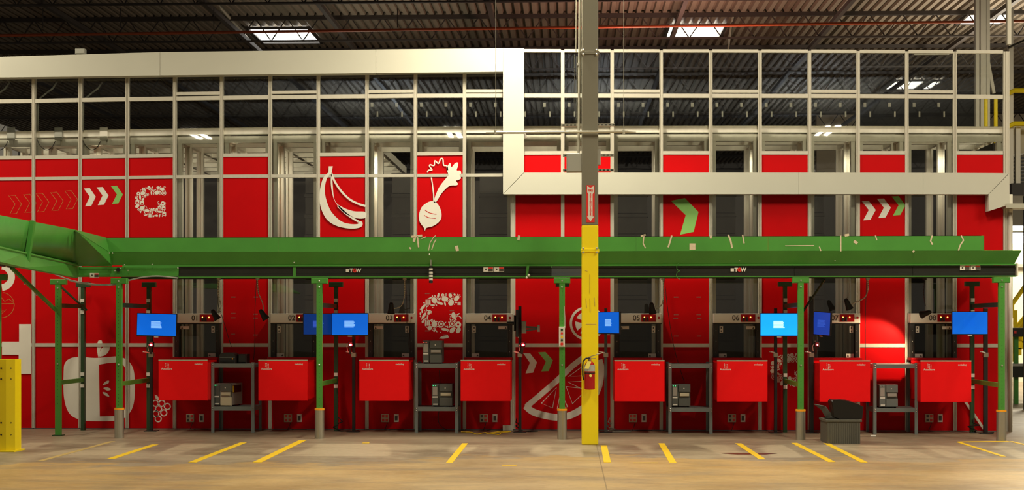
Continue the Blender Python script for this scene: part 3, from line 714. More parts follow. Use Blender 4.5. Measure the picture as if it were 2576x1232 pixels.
# ------------------------------------------------------------------ green conveyor
YC = 20.1; cv = thing('overhead_conveyor', 'long green overhead conveyor with black side rail turning towards the viewer at the left', 'conveyor', (0, YC, 2.2))
oc = (0, YC, 2.2)
zb, zfl, zsk, ztp = 2.199, 2.35, 2.533, 2.732
Fc = PZ(190, 666, 2.355); Bc = PZ(192, 699, 2.175)
XR = P(2556, 680, YC).x; XR2 = P(2478, 610, 19.97).x
segs = [450, 740, 1387, 1480, 1998, 2296, 2553]
def cseg(u0, u1, m, nm):
    a, b_ = PX(u0, YC)+.002, PX(u1, YC)-.002; k = MB()
    pr = [(YC, zb+.004), (YC-.012, zb+.004), (YC-.012, zb+.035), (YC, zb+.045), (YC, zfl-.045), (YC-.012, zfl-.035), (YC-.012, zfl-.012), (YC+.05, zfl-.012), (YC+.05, zb)]
    n = len(pr); k.add([(a, y, z) for y, z in pr]+[(b_, y, z) for y, z in pr], [(i, (i+1) % n, n+(i+1) % n, n+i) for i in range(n)]+[tuple(range(n)), tuple(range(2*n-1, n-1, -1))])
    return k.build(nm, m, cv, oc)
for a, b_, m_ in zip(segs, segs[1:], ['channel', 'channel', 'greyrail', 'channel', 'channel', 'channel']): cseg(a, b_, m_, 'side_rail')
cseg(194, 450, 'green', 'side_rail')
MB().box(PX(737, YC), PX(745, YC), YC-.016, YC+.02, zb, zfl).build('joint_strap', 'green', cv, oc)
MB().box(PX(450, YC), XR, YC-.02, YC+.06, zb-.012, zb+.003).build('bottom_lip', 'green', cv, oc)
MB().box(PX(450, YC), XR-.01, YC-.035, YC+.02, zfl-.010, zfl+.010).build('flange', 'green', cv, oc)
MB().box(XR, XR+.02, YC-.03, YC+1.2, zb-.005, zfl+.015).build('end_plate', 'alu2', cv, oc)
# skirt
sk0 = PX(283, YC); a = [(sk0, YC-.02, zfl+.008), (XR-.03, YC-.02, zfl+.008)]; b_ = [(sk0, YC-.14, zsk), (XR+.03, YC-.14, zsk)]
MB().loft(a, b_).build('skirt', 'green', cv, oc, solid=.006)
# upper guard sheets
gs = [266, 700, 1190, 1600, 1932, 2478]
for a, b_ in zip(gs, gs[1:]):
    x0, x1 = PX(a, YC-.14)+.001, PX(b_, YC-.14)-.001; k = MB()
    rr = .05 if b_ == 2478 else 0
    k.box(x0, x1-rr, YC-.144, YC-.138, zsk, ztp); k.box(x0, x1-rr, YC-.144, YC-.11, ztp-.004, ztp)
    if rr:
        A = [(x1-rr+rr*sin(t), YC-.144+rr-rr*cos(t), zsk) for t in [pi/2*i/6 for i in range(7)]]+[(x1, YC+.3, zsk)]
        k.loft(A, [(x, y, ztp) for x, y, z in A])
    k.build('guard_sheet', 'green', cv, oc)
# back guard and bed
MB().box(PX(300, YC+.9), XR, YC+1.05, YC+1.06, zfl, ztp-.15).build('back_guard', 'green', cv, oc)
MB().box(PX(260, YC+.5), XR, YC+.05, YC+1.05, zfl-.06, zfl-.03).build('belt', 'rubber', cv, oc)
MB().box(PX(300, YC+.9), XR, YC+1.0, YC+1.05, zb, zfl).build('back_rail', 'dgreen', cv, oc)
# side run towards the viewer
top = [PZ(266, 595, ztp), PZ(190, 578, ztp), PZ(77, 556, ztp), PZ(0, 541, ztp), PZ(-90, 524, ztp)]
fln = [Fc, PZ(190, 666, 2.355), PZ(60, 637.6, 2.355), PZ(0, 624, 2.355), PZ(-90, 604, 2.355)]
bot = [Bc, Bc, PZ(60, 674, 2.175), PZ(0, 661, 2.175), PZ(-90, 642, 2.175)]
S0 = Vector((sk0, YC-.14, zsk)); S1 = Vector((sk0, YC-.02, zfl+.008)); G0 = Vector((PX(266, YC-.14), YC-.14, ztp)); apx = Vector(top[1])
MB().add([apx, Fc, S1], [(0, 1, 2)]).build('corner_gusset', 'green', cv, oc, solid=.008)
MB().add([apx, S1, S0, G0], [(0, 1, 2), (0, 2, 3)]).build('corner_sheet', 'green', cv, oc, solid=.006)
MB().add([G0, S0, Vector((sk0, YC-.14, ztp))], [(0, 1, 2)]).build('corner_sheet', 'green', cv, oc, solid=.006)
def fine(A, B, n=12): return [A.lerp(B, i/n) for i in range(n+1)]
MB().loft(fine(apx, Vector(top[2])), fine(Vector(Fc), Vector(fln[2]))).build('side_guard', 'green', cv, oc, solid=.006, smooth=True)
MB().loft(fine(Vector(top[2]), Vector(top[4])), fine(Vector(fln[2]), Vector(fln[4]))).build('side_guard', 'green', cv, oc, solid=.006, smooth=True)
k = MB(); o_ = Vector((.03, -.01, 0)); k.bar(Vector(top[2])+o_, Vector(fln[2])+o_+Vector((0, 0, -.16)), .05, .06); k.build('side_upright', 'green', cv, oc)
k = MB(); k.path([Vector(p)+Vector((.03, -.02, 0)) for p in fln[1:]], .017, 6); k.path([Fc, S1], .016, 6); k.build('side_flange', 'green', cv, oc)
k = MB().path([Vector(apx)-Vector((0, .01, .01)), S0-Vector((0, .012, .0))], .009, 6).build('corner_bead', 'green', cv, oc)
MB().loft(fln[1:], bot[1:]).build('side_rail', 'green', cv, oc, solid=.03)
k = MB().add([Fc, Bc, (PX(196, YC), YC, zb), (PX(196, YC), YC, zfl)], [(0, 1, 2, 3)]).build('side_rail', 'green', cv, oc, solid=.03)
MB().loft([p-Vector((.9, 0, 0)) for p in top[1:]], [p-Vector((.9, 0, 0)) for p in fln[1:]]).build('back_guard', 'green', cv, oc, solid=.006)
MB().loft([p-Vector((.02, 0, .03)) for p in fln[1:]], [p-Vector((.9, 0, .03)) for p in fln[1:]]).build('belt', 'rubber', cv, oc, solid=.02)
# holes, bolts, stickers on the green rail
def onside(u, v): # depth on the side run rail
    t = (u-0)/190
    return Vector(P(u, v, 15.75+(20.05-15.75)*min(1, t)))
for u, v in ((67,651),(174,676),(297,678)):
    Y = onside(u, v).y-.05 if u < 190 else YC-.03
    q = P(u, v, Y); MB().disc(q, .028, 12, 'y', .01).build('rail_hole', 'black', cv, oc)
k = MB()
for u, v in ((201,667),(257,666),(313,666),(383,665),(52,645),(48,663),(150,672),(166,678),(180,675),(289,681),(304,675),(322,680),(448,674),(16,669),(275,637),(283,637),(740,660),(1080,640),(1860,655),(2100,655)):
    Y = onside(u, v).y-.06 if u < 190 else (YC-.05 if v > 641 else YC-.16)
    k.ball(P(u, v, Y), .011, 8, 4)
k.build('bolt_heads', 'bolt', cv, oc)['kind'] = 'stuff'
k = MB()
for j in range(26): k.disc(P(328+j*4.6, 676, YC-.028), .004, 6, 'y', .01)
k.build('rail_perforation', 'black', cv, oc)['kind'] = 'stuff'
def sticker(u0, u1, v0, v1, Y, two=True):
    s = MB().box(PX(u0, Y), PX(u1, Y), Y-.001, Y+.0005, P(0, v1, Y).z, P(0, v0, Y).z).build('warning_sticker', 'label', cv, oc)
    if two:
        um = (u0+u1)/2; MB().box(PX(um, Y), PX(u1-1, Y), Y-.003, Y-.002, P(0, v1-1, Y).z, P(0, v0+4, Y).z).build('sticker_text_block', 'dark', s, (0, 0, 0)).location = (-oc[0], -oc[1], -oc[2])
        MB().box(PX(um, Y), PX(u1-1, Y), Y-.003, Y-.002, P(0, v0+4, Y).z, P(0, v0+1, Y).z).build('sticker_heading', 'signred', s).location = (-oc[0], -oc[1], -oc[2])
        MB().disc(((PX(u0, Y)+PX(um, Y))/2, Y-.003, P(0, (v0+v1)/2, Y).z), .012, 8, 'y', .001).build('sticker_symbol', 'dark', s).location = (-oc[0], -oc[1], -oc[2])
def fixkids(): pass
sticker(226, 249, 687, 698, YC-.016); sticker(1216, 1241, 673, 685, YC-.014); sticker(1243, 1268, 673, 685, YC-.014); sticker(2415, 2440, 671, 683, YC-.014); sticker(2442, 2466, 671, 683, YC-.014)
for u, v, c in ((870, 680.5, 1), (1838, 678.5, 1)):
    q = P(u, v, YC-.016)
    MB().box(q.x, q.x+.045, YC-.017, YC-.0145, q.z-.022, q.z+.022).build('rail_logo_block', 'label', cv, oc)
    text('T', .068, (q.x+.075, YC-.015-oc[1], q.z-oc[2]), 'rail_lettering', 'label', cv, bold=.004)
    text('G', .068, (q.x+.118, YC-.015-oc[1], q.z-oc[2]), 'rail_lettering', 'signred', cv, bold=.005)
    text('W', .068, (q.x+.172, YC-.015-oc[1], q.z-oc[2]), 'rail_lettering', 'label', cv, bold=.004)
for u0, u1, v0, v1, Y in ((24,41,644,660,16.3),(54,62,652,664,16.6),(118,138,672,686,18.6)):
    a = P(u0, v1, Y); b_ = P(u1, v0, Y); MB().box(a.x, b_.x, Y-.15, Y-.147, a.z, b_.z).build('rail_tag', 'label', cv, oc)
# scraps of torn tape left on the guard
YT = YC-.147
for pts, w_ in (([(1035,595),(1062,592)],5), ([(1044,596),(1041,608)],6), ([(1050,594),(1053,622)],3.5), ([(1060,600),(1072,595)],2.5), ([(1078,630),(1082,610),(1090,597),(1096,592)],2), ([(1086,628),(1092,610),(1097,602)],2.5),
        ([(1148,618),(1151,631)],8), ([(1306,592),(1304,604)],6), ([(1030,622),(1034,626)],4), ([(1612,594),(1624,590)],4), ([(1620,592),(1618,612),(1624,624)],3), ([(1690,592),(1686,606),(1681,622)],4), ([(1742,612),(1742,628)],15),
        ([(1832,590),(1838,605),(1842,624)],4.5), ([(1868,590),(1872,612)],3.5), ([(1788,592),(1788,600)],5), ([(2115,592),(2115,632)],3.5), ([(2148,606),(2157,612)],7), ([(2125,592),(2136,590)],6), ([(1975,618),(2048,617)],2), ([(2345,592),(2341,606),(2346,615)],4),
        ([(2418,592),(2424,604),(2416,616),(2411,630)],3.5), ([(2061,620),(2065,631)],3), ([(2202,592),(2206,604)],3), ([(2296,634),(2300,630)],4)):
    k = MB(); ribbon(k, pts, w_, YT); k.build('tape_scrap', 'tape', cv, oc)
# cable slung below the corner
ca = thing('slung_cable', 'grey cable bundle sagging under the green conveyor corner', 'cable', P(225, 712, YC-.06))
pts = catmull([(127,684),(150,694),(185,706),(225,713),(262,715),(300,712),(330,703),(365,696),(400,694),(448,699)], 4, False)
for d in (0, 2.2):
    MB().path([P(u, v+d*(1 if 170 < u < 320 else .3), YC-.08) for u, v in pts], .008, 6).build('cable_strand', 'boxgrey', ca, tuple(ca.location))
# stack light and green tag
q = P(1084, 684, YC-.062); o = thing('stack_light', 'white banded stack light hanging on the conveyor rail', 'stack light', q)
for j in range(4): MB().tube((0, 0, .05-j*.045), (0, 0, .022-j*.045), .027, 14).build('lens_band', 'label', o, smooth=False)
MB().tube((0, 0, .085), (0, 0, -.15), .02, 10).build('core', 'black', o); MB().tube((0, 0, .085), (0, 0, .17), .009, 8).build('stem', 'bolt', o)
MB().tube((0, 0, -.12), (0, 0, -.145), .028, 12).build('cap', 'black', o)
q = P(1326, 684, YC-.05); o = thing('hanging_tag', 'green strip with white clips hanging on the black rail left of the column', 'tag', q)
MB().add([(-.02,-.01,-.06),(.012,-.01,-.06),(.03,-.01,.085),(-.005,-.01,.085)], [(0,1,2,3)]).build('strip', 'green', o, solid=.004)
MB().ball((.025, -.02, -.045), .02).build('clip', 'label', o, smooth=True); MB().ball((-.005, -.02, -.075), .016).build('clip', 'label', o, smooth=True)
q = P(1706, 680, YC-.05); o = thing('cable_tie_loop', 'small green looped cord tied on the black rail above port five', 'cord', q)
MB().path([(.02*cos(t)*(1+j*.02), -.01, .10-j*.012+.02*sin(t)) for j, t in enumerate([i*.7 for i in range(18)])], .004, 5).build('loop', 'green', o)

# ------------------------------------------------------------------ conveyor stands
YL, YK = 19.92, 21.35
def stand(u, v_foot, lab, sleeve=True, back=True, topx=None, grp='green conveyor stands', Yl=YL):
    X = PX(u, Yl); o = thing('conveyor_stand', lab, 'conveyor stand', (X, Yl, 0), grp)
    h = .038; k = MB(); k.box(-h, h, -.03, .03, 0, 2.13); front = k.build('front_leg', 'green', o)
    k = MB()
    for z in [.45+.048*i for i in range(33)]: k.disc((-.0, -.0305, z), .0055, 6, 'y', .0008)
    k.build('slot_row', 'dgreen', front)
    MB().bev(-.11, .11, -.034, .05, 2.10, 2.175, .006).build('head_bracket', 'green', o)
    for z in (2.135, 2.05, 1.0): MB().ball((0, -.034, z), .013, 8, 5).build('bolt', 'bolt', o)
    if sleeve:
        MB().tube((0, 0, 0), (0, 0, .385), .064, 24).build('foot_sleeve', 'steel', o, smooth=False)
        MB().tube((0, 0, .385), (0, 0, .41), .067, 24).build('sleeve_rim', 'orange', o)
    else: MB().box(-.07, .07, -.06, .06, 0, .012).build('foot_plate', 'dgreen', o)
    if back:
        d = YK-Yl; MB().box(-.028, .028, d-.03, d+.03, 0, 2.13).build('rear_leg', 'dgreen', o)
        MB().bev(-.10, .10, d-.04, d+.04, 2.09, 2.16, .006).build('head_bracket', 'dgreen', o)
        for z in (.735, 1.81):
            MB().box(-.018, .018, .03, d-.03, z-.03, z+.03).build('cross_brace', 'dgreen' if z > 1 else 'green', o)
            for s in (-1, 1): MB().box(-.026, .026, d-.042, d-.03, z+s*.085-.025, z+s*.085+.025).build('white_clip', 'label', o)
    return o
stand(147, 1098, 'green conveyor stand without a steel sleeve, second from the left edge', sleeve=False, Yl=20.3)
stand(300, 1102, 'green conveyor stand in a steel sleeve in front of the apple print')
stand(804, 1105, 'green conveyor stand in a steel sleeve beside the paired monitors of port two')
stand(1414, 1107, 'green conveyor stand carrying a white push-button box, left of the yellow column')
stand(2014, 1107, 'green conveyor stand in a steel sleeve right of the brightest monitor')
stand(2519, 1105, 'green conveyor stand in a steel sleeve at the right end of the wall')
stand(-6, 1100, 'dark green conveyor post rising behind the yellow guard at the left edge', False, False, Yl=18.3)
k = thing('diagonal_strut', 'slotted green diagonal strut bracing the leftmost stand', 'strut', P(137, 778, 20.25)); MB().bar(P(28, 672, 18.6), P(139, 779, 20.25), .03, .045).build('strut_bar', 'green', k, tuple(k.location))
MB().ball(P(62, 713, 19), .014).build('bolt', 'bolt', k, tuple(k.location)); MB().ball(P(92, 741, 19.4), .014).build('bolt', 'bolt', k, tuple(k.location))
k = thing('diagonal_strut', 'thin dark diagonal strut behind the leftmost stand', 'strut', P(215, 778, 21.2)); MB().bar(P(152, 720, 20.9), P(218, 780, 21.3), .02, .025).build('strut_bar', 'dgreen', k, tuple(k.location))
k = thing('diagonal_strut', 'dark diagonal strut leaning left of port seven', 'strut', P(2030, 770, 21.2)); MB().bar(P(2015, 790, 21.3), P(2075, 702, 20.9), .02, .025).build('strut_bar', 'dgreen', k, tuple(k.location))
# push button box on the leg by the column
q = P(1413.5, 847, YL-.05); o = thing('push_button_box', 'white push-button box with coloured buttons on the green stand leg', 'control box', q)
MB().bev(-.040, .040, -.03, .02, -.135, .135, .006).build('housing', 'label', o)
for z, m_ in ((.095, 'dgreen'), (.048, 'signred'), (.0, 'paint'), (-.045, 'dgreen'), (-.095, 'signred')):
    MB().tube((0, -.03, z), (0, -.045, z), .016 if z > -.09 else .02, 12).build('button', m_, o)
q = P(1420, 800, YL-.03); k = thing('control_conduit', 'thin pale conduit on the green leg above the push-button box', 'conduit', q); MB().path([P(1419, 770, YL-.03), P(1421, 800, YL-.03), P(1421, 825, YL-.03)], .007, 8).build('conduit_tube', 'cond', k, tuple(q))

# ------------------------------------------------------------------ building column
YCOL = 19.0; xa, xb = PX(1463.5, YCOL), PX(1505, YCOL); zc = P(0, 570, YCOL).z
col = thing('building_column', 'square steel column painted yellow below and olive grey above', 'column', ((xa+xb)/2, YCOL+.11, 0)); ocol = tuple(col.location)
MB().box(xa-.001, xb+.001, YCOL, YCOL+.22, 0, zc).build('yellow_lower_part', 'yellow', col, ocol, bevel=.012)
MB().box(xa, xb, YCOL+.001, YCOL+.219, zc, ZR-.05).build('grey_upper_part', 'colgrey', col, ocol, bevel=.012)
for v, m_ in ((633, 'yellow'), (143, 'colgrey')):
    z = P(0, v, YCOL).z; MB().box(xa-.012, xb+.012, YCOL-.012, YCOL+.23, z-.022, z+.022).build('strap', m_, col, ocol, bevel=.004)
    for x in (xa+.02, xb-.02):
        for dz in (-.025, .03): MB().ball((x, YCOL-.02, z+dz), .016, 8, 5).build('strap_bolt', 'bolt', col, ocol)
k = MB()
for x0, z0, x1, z1 in ((1484, 690, 1484, 738), (1472, 680, 1478, 682), (1474, 750, 1476, 775), (1484, 750, 1485, 785), (1495, 748, 1497, 770), (1474, 815, 1500, 815)):
    a = P(x0, z0, YCOL-.002); b_ = P(x1, z1, YCOL-.002); k.bar(a, b_, .004, .006)
k.build('scuff_mark', 'faint', col, ocol)
# sign
s0, s1, zt, zbm = PX(1475, YCOL), PX(1496, YCOL), P(0, 471, YCOL).z, P(0, 563, YCOL).z; xm = (s0+s1)/2
sg = thing('fire_extinguisher_sign', 'red sign with white down arrow reading FIRE EXTINGUISHER on the column', 'sign', (xm, YCOL, (zt+zbm)/2)); og = tuple(sg.location)
MB().box(s0, s1, YCOL-.004, YCOL-.001, zbm, zt).build('sign_plate', 'signred', sg, og)
w2 = (s1-s0)/2; H = zt-zbm
MB().poly([[(xm-w2*.8, YCOL-.0045, zt-.01), (xm, YCOL-.0045, zt-.035), (xm+w2*.8, YCOL-.0045, zt-.01), (xm+w2*.8, YCOL-.0045, zt-.09), (xm+w2*.5, YCOL-.0045, zt-.115), (xm+w2*.5, YCOL-.0045, zbm+.075), (xm+w2*.85, YCOL-.0045, zbm+.075), (xm, YCOL-.0045, zbm+.012), (xm-w2*.85, YCOL-.0045, zbm+.075), (xm-w2*.5, YCOL-.0045, zbm+.075), (xm-w2*.5, YCOL-.0045, zt-.115), (xm-w2*.8, YCOL-.0045, zt-.09)]]).build('arrow', 'label', sg, og)
text('FIRE', .042, (0, -.0055, zt-.068-og[2]), 'sign_lettering', 'signred', sg, sx=.85, bold=.0012)
for j, c in enumerate('EXTINGUISHER'): text(c, .030, (0, -.0055, zt-.118-j*.0238-og[2]), 'sign_lettering', 'signred', sg, bold=.001)
# extinguisher
q = P(1483.5, 945, YCOL-.09); ex = thing('fire_extinguisher', 'dark red fire extinguisher with yellow tag hanging on the yellow column', 'fire extinguisher', (q.x, YCOL-.085, P(0, 977, YCOL-.09).z))
k = MB(); prev = None
for z, r in ((0, .055), (.008, .066), (.29, .066), (.335, .055), (.365, .028)):
    if prev: k.tube((0, 0, prev[0]), (0, 0, z), prev[1], 24, r, caps=(prev[0] == 0))
    prev = (z, r)
cyl = k.build('cylinder', 'extred', ex, smooth=True)
MB().tube((0, 0, .235), (0, 0, .315), .0675, 24, caps=False).build('label_band', 'silver', cyl)
MB().disc((.01, -.068, .18), .018, 12, 'y', -.002).build('round_badge', 'tagyellow', cyl)
MB().tube((0, 0, .365), (0, 0, .42), .02, 12).build('valve', 'nozzle', ex)
k = MB(); k.bar((-.01, 0, .415), (.09, -.01, .445), .02, .01); k.bar((-.01, 0, .39), (.08, -.01, .40), .02, .008); k.build('handle', 'steel', ex)
MB().tube((.09, -.01, .45), (.17, .03, .47), .006, 8).build('pin', 'beige', ex)
MB().path([(0, -.02, .40), (-.05, -.03, .40), (-.085, -.03, .36), (-.092, -.03, .28), (-.088, -.03, .18), (-.075, -.03, .12)], .0095, 8).build('hose', 'rubber', ex, smooth=True)
MB().add([(-.07,-.075,.27),(-.015,-.075,.265),(.02,-.075,.36),(-.03,-.075,.365)], [(0,1,2,3)]).build('inspection_tag', 'tagyellow', ex, solid=.002)
MB().tube((0, 0, .205), (0, 0, .218), .069, 24).build('bracket_band', 'black', ex)

# strut, box and conduits on the column
def strutbar(v, u0, u1, lab):
    a = P(u0, v, YCOL+.27); b_ = P(u1, v, YCOL+.27); o = thing('channel_strut', lab, 'strut', ((a.x+b_.x)/2, YCOL+.27, a.z), 'slotted struts behind the column')
    oo = tuple(o.location); k = MB().box(a.x, b_.x, YCOL+.25, YCOL+.29, a.z-.016, a.z+.016).build('strut_bar', 'cond', o, oo)
    k = MB(); x = a.x+.02
    while x < b_.x-.02: k.box(x, x+.028, YCOL+.248, YCOL+.2505, a.z-.008, a.z+.006); x += .05
    k.build('slot', 'black', o, oo)['kind'] = 'stuff'
strutbar(315, 1411, 1546, 'slotted strut clamped behind the column at the top'); strutbar(391, 1416, 1544, 'slotted strut clamped behind the column beside the grey box'); strutbar(428, 1416, 1546, 'lowest slotted strut clamped behind the column')
a = P(1425, 432, YCOL+.02); b_ = P(1463, 385, YCOL+.02)
o = thing('junction_box', 'flat grey electrical box mounted left of the column', 'electrical box', (a.x, YCOL+.02, a.z)); MB().bev(0, b_.x-a.x+.03, 0, .14, 0, b_.z-a.z, .006).build('enclosure', 'boxgrey', o)
MB().box(.01, b_.x-a.x+.02, -.003, 0, .01, b_.z-a.z-.01).build('cover', 'boxgrey', o, bevel=.002)
a = P(1500, 415, YCOL+.1); b_ = P(1511, 375, YCOL+.1)
o = MB().bev(a.x, b_.x, YCOL+.08, YCOL+.16, a.z, b_.z, .006).build('junction_box', 'boxgrey'); tag(o, 'narrow grey box peeking out right of the column', 'electrical box')
o = thing('conduit', 'pale vertical conduit dropping from the roof to the grey box', 'conduit', P(1456, 385, YCOL+.05)); MB().tube(P(1459, -40, YCOL+.05), P(1455.5, 386, YCOL+.05), .016, 10).build('conduit_tube', 'cond', o, tuple(o.location))
MB().tube(P(1456, 158, YCOL+.05), P(1456, 164, YCOL+.05), .022, 10).build('coupling', 'bolt', o, tuple(o.location))
MB().tube(P(1449.5, -40, YCOL+.12), P(1449, 130, YCOL+.12), .006, 8).build('thin_tube', 'cond', o, tuple(o.location))
YH = YCOL-.05; o = thing('horizontal_pole', 'long pale horizontal pole crossing in front of the column', 'pole', P(1400, 331, YH)); oo = tuple(o.location)
MB().tube(P(1222, 334, YH), P(1252, 334, YH), .012, 8).build('tip', 'bolt', o, oo); MB().tube(P(1245, 333.5, YH), P(1580, 331, YH), .017, 10).build('tube', 'cond', o, oo); MB().tube(P(1575, 331, YH), P(1600, 333, YH), .011, 8).build('tip', 'cond', o, oo)
for u in (1246, 1569): MB().tube(P(u, 327, YH), P(u, 337, YH), .018, 8).build('collar', 'cond', o, oo)
MB().tube(P(1320, 335, YH), P(1323, 347, YH), .014, 8, .02).build('pull_handle', 'label', o, oo)
for u, v, lab in ((1247, 600, 'thin hanging wire in front of the white vertical fascia'), (1569, 330, 'thin hanging wire right of the column')):
    o = thing('hanging_wire', lab, 'wire', P(u, v, YH), 'thin hanging wires'); MB().tube(P(u, -60, YH), P(u, 330 if u > 1500 else 335, YH), .0035, 5).build('strand', 'cond', o, tuple(o.location))

# ------------------------------------------------------------------ yellow guard at the left
YG = 17.7; x1 = PX(34, YG); xmid = PX(15, YG); zt = P(0, 904, YG).z
o = thing('guard_post', 'yellow steel guard post with bolt holes at the left edge', 'guard post', (PX(0, YG), YG+.1, 0)); oo = tuple(o.location)
k = MB(); A = [(PX(-40, YG), YG, 0), (xmid, YG, 0), (x1, YG+.05, 0), (x1, YG+.25, 0)]; k.loft(A, [(x, y, zt) for x, y, z in A]); k.poly([[(x, y, zt) for x, y, z in A]+[(PX(-40, YG), YG+.25, zt)]]); k.build('post_body', 'yellow', o, oo)
for u in (3, 27):
    for v in (926, 953, 1063, 1093): q = P(u, v, YG-.003 if u < 15 else YG+.03); MB().disc(q, .011, 10, 'y', -.004).build('bolt_hole', 'black', o, oo)
MB().box(PX(-60, YG), PX(40, YG), YG-.05, YG+.3, 0, .015).build('base_plate', 'yellow', o, oo)
q = G(43, 1131); MB().tube((q.x, q.y, .01), (q.x, q.y, .05), .014, 8).build('anchor_bolt', 'steel', o, oo)

# ------------------------------------------------------------------ grey shelves
def make_shelf(lab):
    o = thing('printer_shelf', lab, 'shelf unit', (0, 0, 0), 'grey angle-iron printer shelves'); W, D, Ht = .31, .52, 1.005
    for sx in (-1, 1):
        for y in (0, D):
            k = MB(); x = sx*W; k.box(min(x, x-sx*.045), max(x, x-sx*.045), y-.002, y+.002, 0, Ht); k.box(min(x, x-sx*.004), max(x, x-sx*.004), min(y, y+(.045 if y == 0 else -.045)), max(y, y+(.045 if y == 0 else -.045)), 0, Ht); k.build('leg', 'shelf', o)
    for z in (.975, .36):
        k = MB(); k.box(-W+.006, W-.006, .004, D-.004, z, z+.012); k.box(-W+.04, W-.04, -.003, .004, z-.045, z+.012); k.box(-W+.003, -W+.008, .02, D-.02, z-.045, z); k.box(W-.008, W-.003, .02, D-.02, z-.045, z); k.build('shelf_board', 'shelf', o)
        k = MB()
        for sx in (-1, 1):
            for dz in (-.035, -.005): k.ball((sx*(W-.022), -.006, z+dz), .009, 8, 4)
        k.build('shelf_bolt', 'bolt', o)
    return o
YS = 20.95
sh = make_shelf('grey metal shelf between ports one and two with a pale-sided printer'); sh.location = (PX(585.5, YS), YS, 0)
for u, lab in ((1098, 'grey metal shelf between ports three and four with two dark printers'), (1737, 'grey metal shelf between ports five and six with an empty top'), (2253, 'grey metal shelf between ports seven and eight with an empty top')):
    dup(sh, (PX(u, YS), YS, 0), lab)
# ------------------------------------------------------------------ label printers
def printer(u0, u1, z, lab, side='pgrey', deep=.34, Y=YS+.05, rz=0, face='pgrey', led='greenled', light=False):
    x0, x1 = PX(u0, Y), PX(u1, Y); W = (x1-x0)/2; Hh = .325
    o = thing('label_printer', lab, 'printer', ((x0+x1)/2, Y, z), 'label printers'); o.rotation_euler.z = rz
    MB().bev(-W, W, .02, deep, .02, Hh, .012).build('housing', side, o)
    MB().bev(-W, -W+.34*W*2*.95, -.005, .03, .012, Hh-.01, .006).build('operator_panel', face, o)
    MB().bev(-W*.28, W, 0, .03, Hh*.66, Hh, .006).build('upper_front', face, o)
    MB().bev(-W*.28, W, 0, .03, .012, Hh*.40, .006).build('lower_front', face if not light else 'beige', o)
    MB().box(-W*.28, W, .022, .032, Hh*.4, Hh*.66).build('label_slot', 'black', o)
    MB().bev(-W*.15, W*.85, -.012, .03, Hh*.48, Hh*.62, .005).build('paper_roller', 'beige' if light or led == 'greenled' else 'plight', o)
    MB().box(-W*.9, -W*.45, -.009, -.004, Hh*.50, Hh*.86).build('display', 'plight' if not light else 'pgrey', o)
    MB().box(-W*.92, -W*.4, -.009, -.004, Hh*.40, Hh*.46).build('button_row', 'label', o)
    MB().box(-W*.86, -W*.4, -.008, -.004, Hh*.09, Hh*.14).build('name_plate', 'label', o)
    for x in (-.85, -.62): MB().ball((x*W, -.007, Hh*.93), .006, 6, 4).build('status_light', led, o)
    MB().disc((W*.3, -.001, Hh*.82), .009, 8, 'y', -.002).build('badge', 'label', o)
    k = MB()
    for x in (-W+.03, W-.03):
        for y in (.05, deep-.04): k.tube((x, y, 0), (x, y, .022), .014, 8)
    k.build('rubber_foot', 'rubber', o)
    if light:
        k = MB().box(W-.001, W+.003, .05, deep-.05, Hh*.6, Hh*.92).build('side_window', 'amberglass', o); MB().box(W-.0, W+.004, .05, .09, Hh*.62, Hh*.9).build('side_strip', 'paint', o)
    return o
printer(537, 583, .373, 'pale-sided printer with beige front on the lower board of the first shelf', 'plight', .42, Y=YS+.03, rz=-.16, light=True)
printer(1063, 1112, .988, 'dark printer with red and green lights on top of the second shelf', led='redled', Y=YS+.03)
printer(1086, 1138, .373, 'dark printer with grey display on the lower board of the second shelf')
printer(1690, 1737, .373, 'dark printer on the lower board of the third shelf, right of port five')
printer(2212, 2259, .373, 'mid grey printer on the lower board of the fourth shelf, right of port seven', face='shelf', led='bolt', Y=YS+.04)
# compact black printer on the first shelf
q = P(548, 905, YS+.05); o = thing('desktop_printer', 'compact rounded black printer on top of the first grey shelf', 'printer', (PX(573, YS+.1), YS+.07, .988))
k = MB(); pr = []
for yy, s in ((0, .86), (.03, .97), (.12, 1), (.22, .95), (.28, .8)):
    pr.append([(x*s*.135, yy, z_) for x, z_ in ((-1, 0), (-1, .09), (-.9, .13), (-.6, .15), (.6, .15), (.9, .13), (1, .09), (1, 0))])
for A, B in zip(pr, pr[1:]): k.loft(A, B)
k.poly([pr[0]]); k.poly([pr[-1]]); k.build('shell', 'black', o, smooth=False)
MB().bev(-.10, .10, -.012, .0, .02, .055, .004).build('front_tray', 'rubber', o); MB().bev(-.11, .11, -.006, .01, .075, .09, .003).build('label_slot', 'pgrey', o); MB().box(.07, .083, -.012, -.004, .055, .075).build('orange_light', 'orange', o)
MB().bev(.14, .27, .03, .26, 0, .13, .02).build('power_unit', 'black', o)
# cables dropping from the conveyor
for lab, pts, Y in (('black cable dropping across the red panel to the compact printer', [(552,702),(548,760),(560,800),(572,840),(582,872)], 21.45), ('thin dark cable down the red panel left of port two', [(645,702),(641,790),(641,860),(638,905)], 21.5),
                    ('black cable across the panel right of port five down to the shelf', [(1672,702),(1680,780),(1697,880),(1722,962)], 21.5), ('thin dark cable down the panel right of port seven', [(2180,704),(2177,800),(2177,905)], 21.5),
                    ('thin black cable beside the header of port three', [(1020,702),(1023,760),(1024,830),(1030,880)], 21.4), ('short black cable below the second shelf board', [(1105,930),(1108,1000),(1103,1060),(1125,1082)], 21.4)):
    q = P(*pts[0], Y); o = thing('hanging_cable', lab, 'cable', q, 'thin dark cables on the wall'); MB().path([P(u, v, Y) for u, v in catmull(pts, 5, False)], .0045, 5).build('wire', 'black', o, tuple(q))

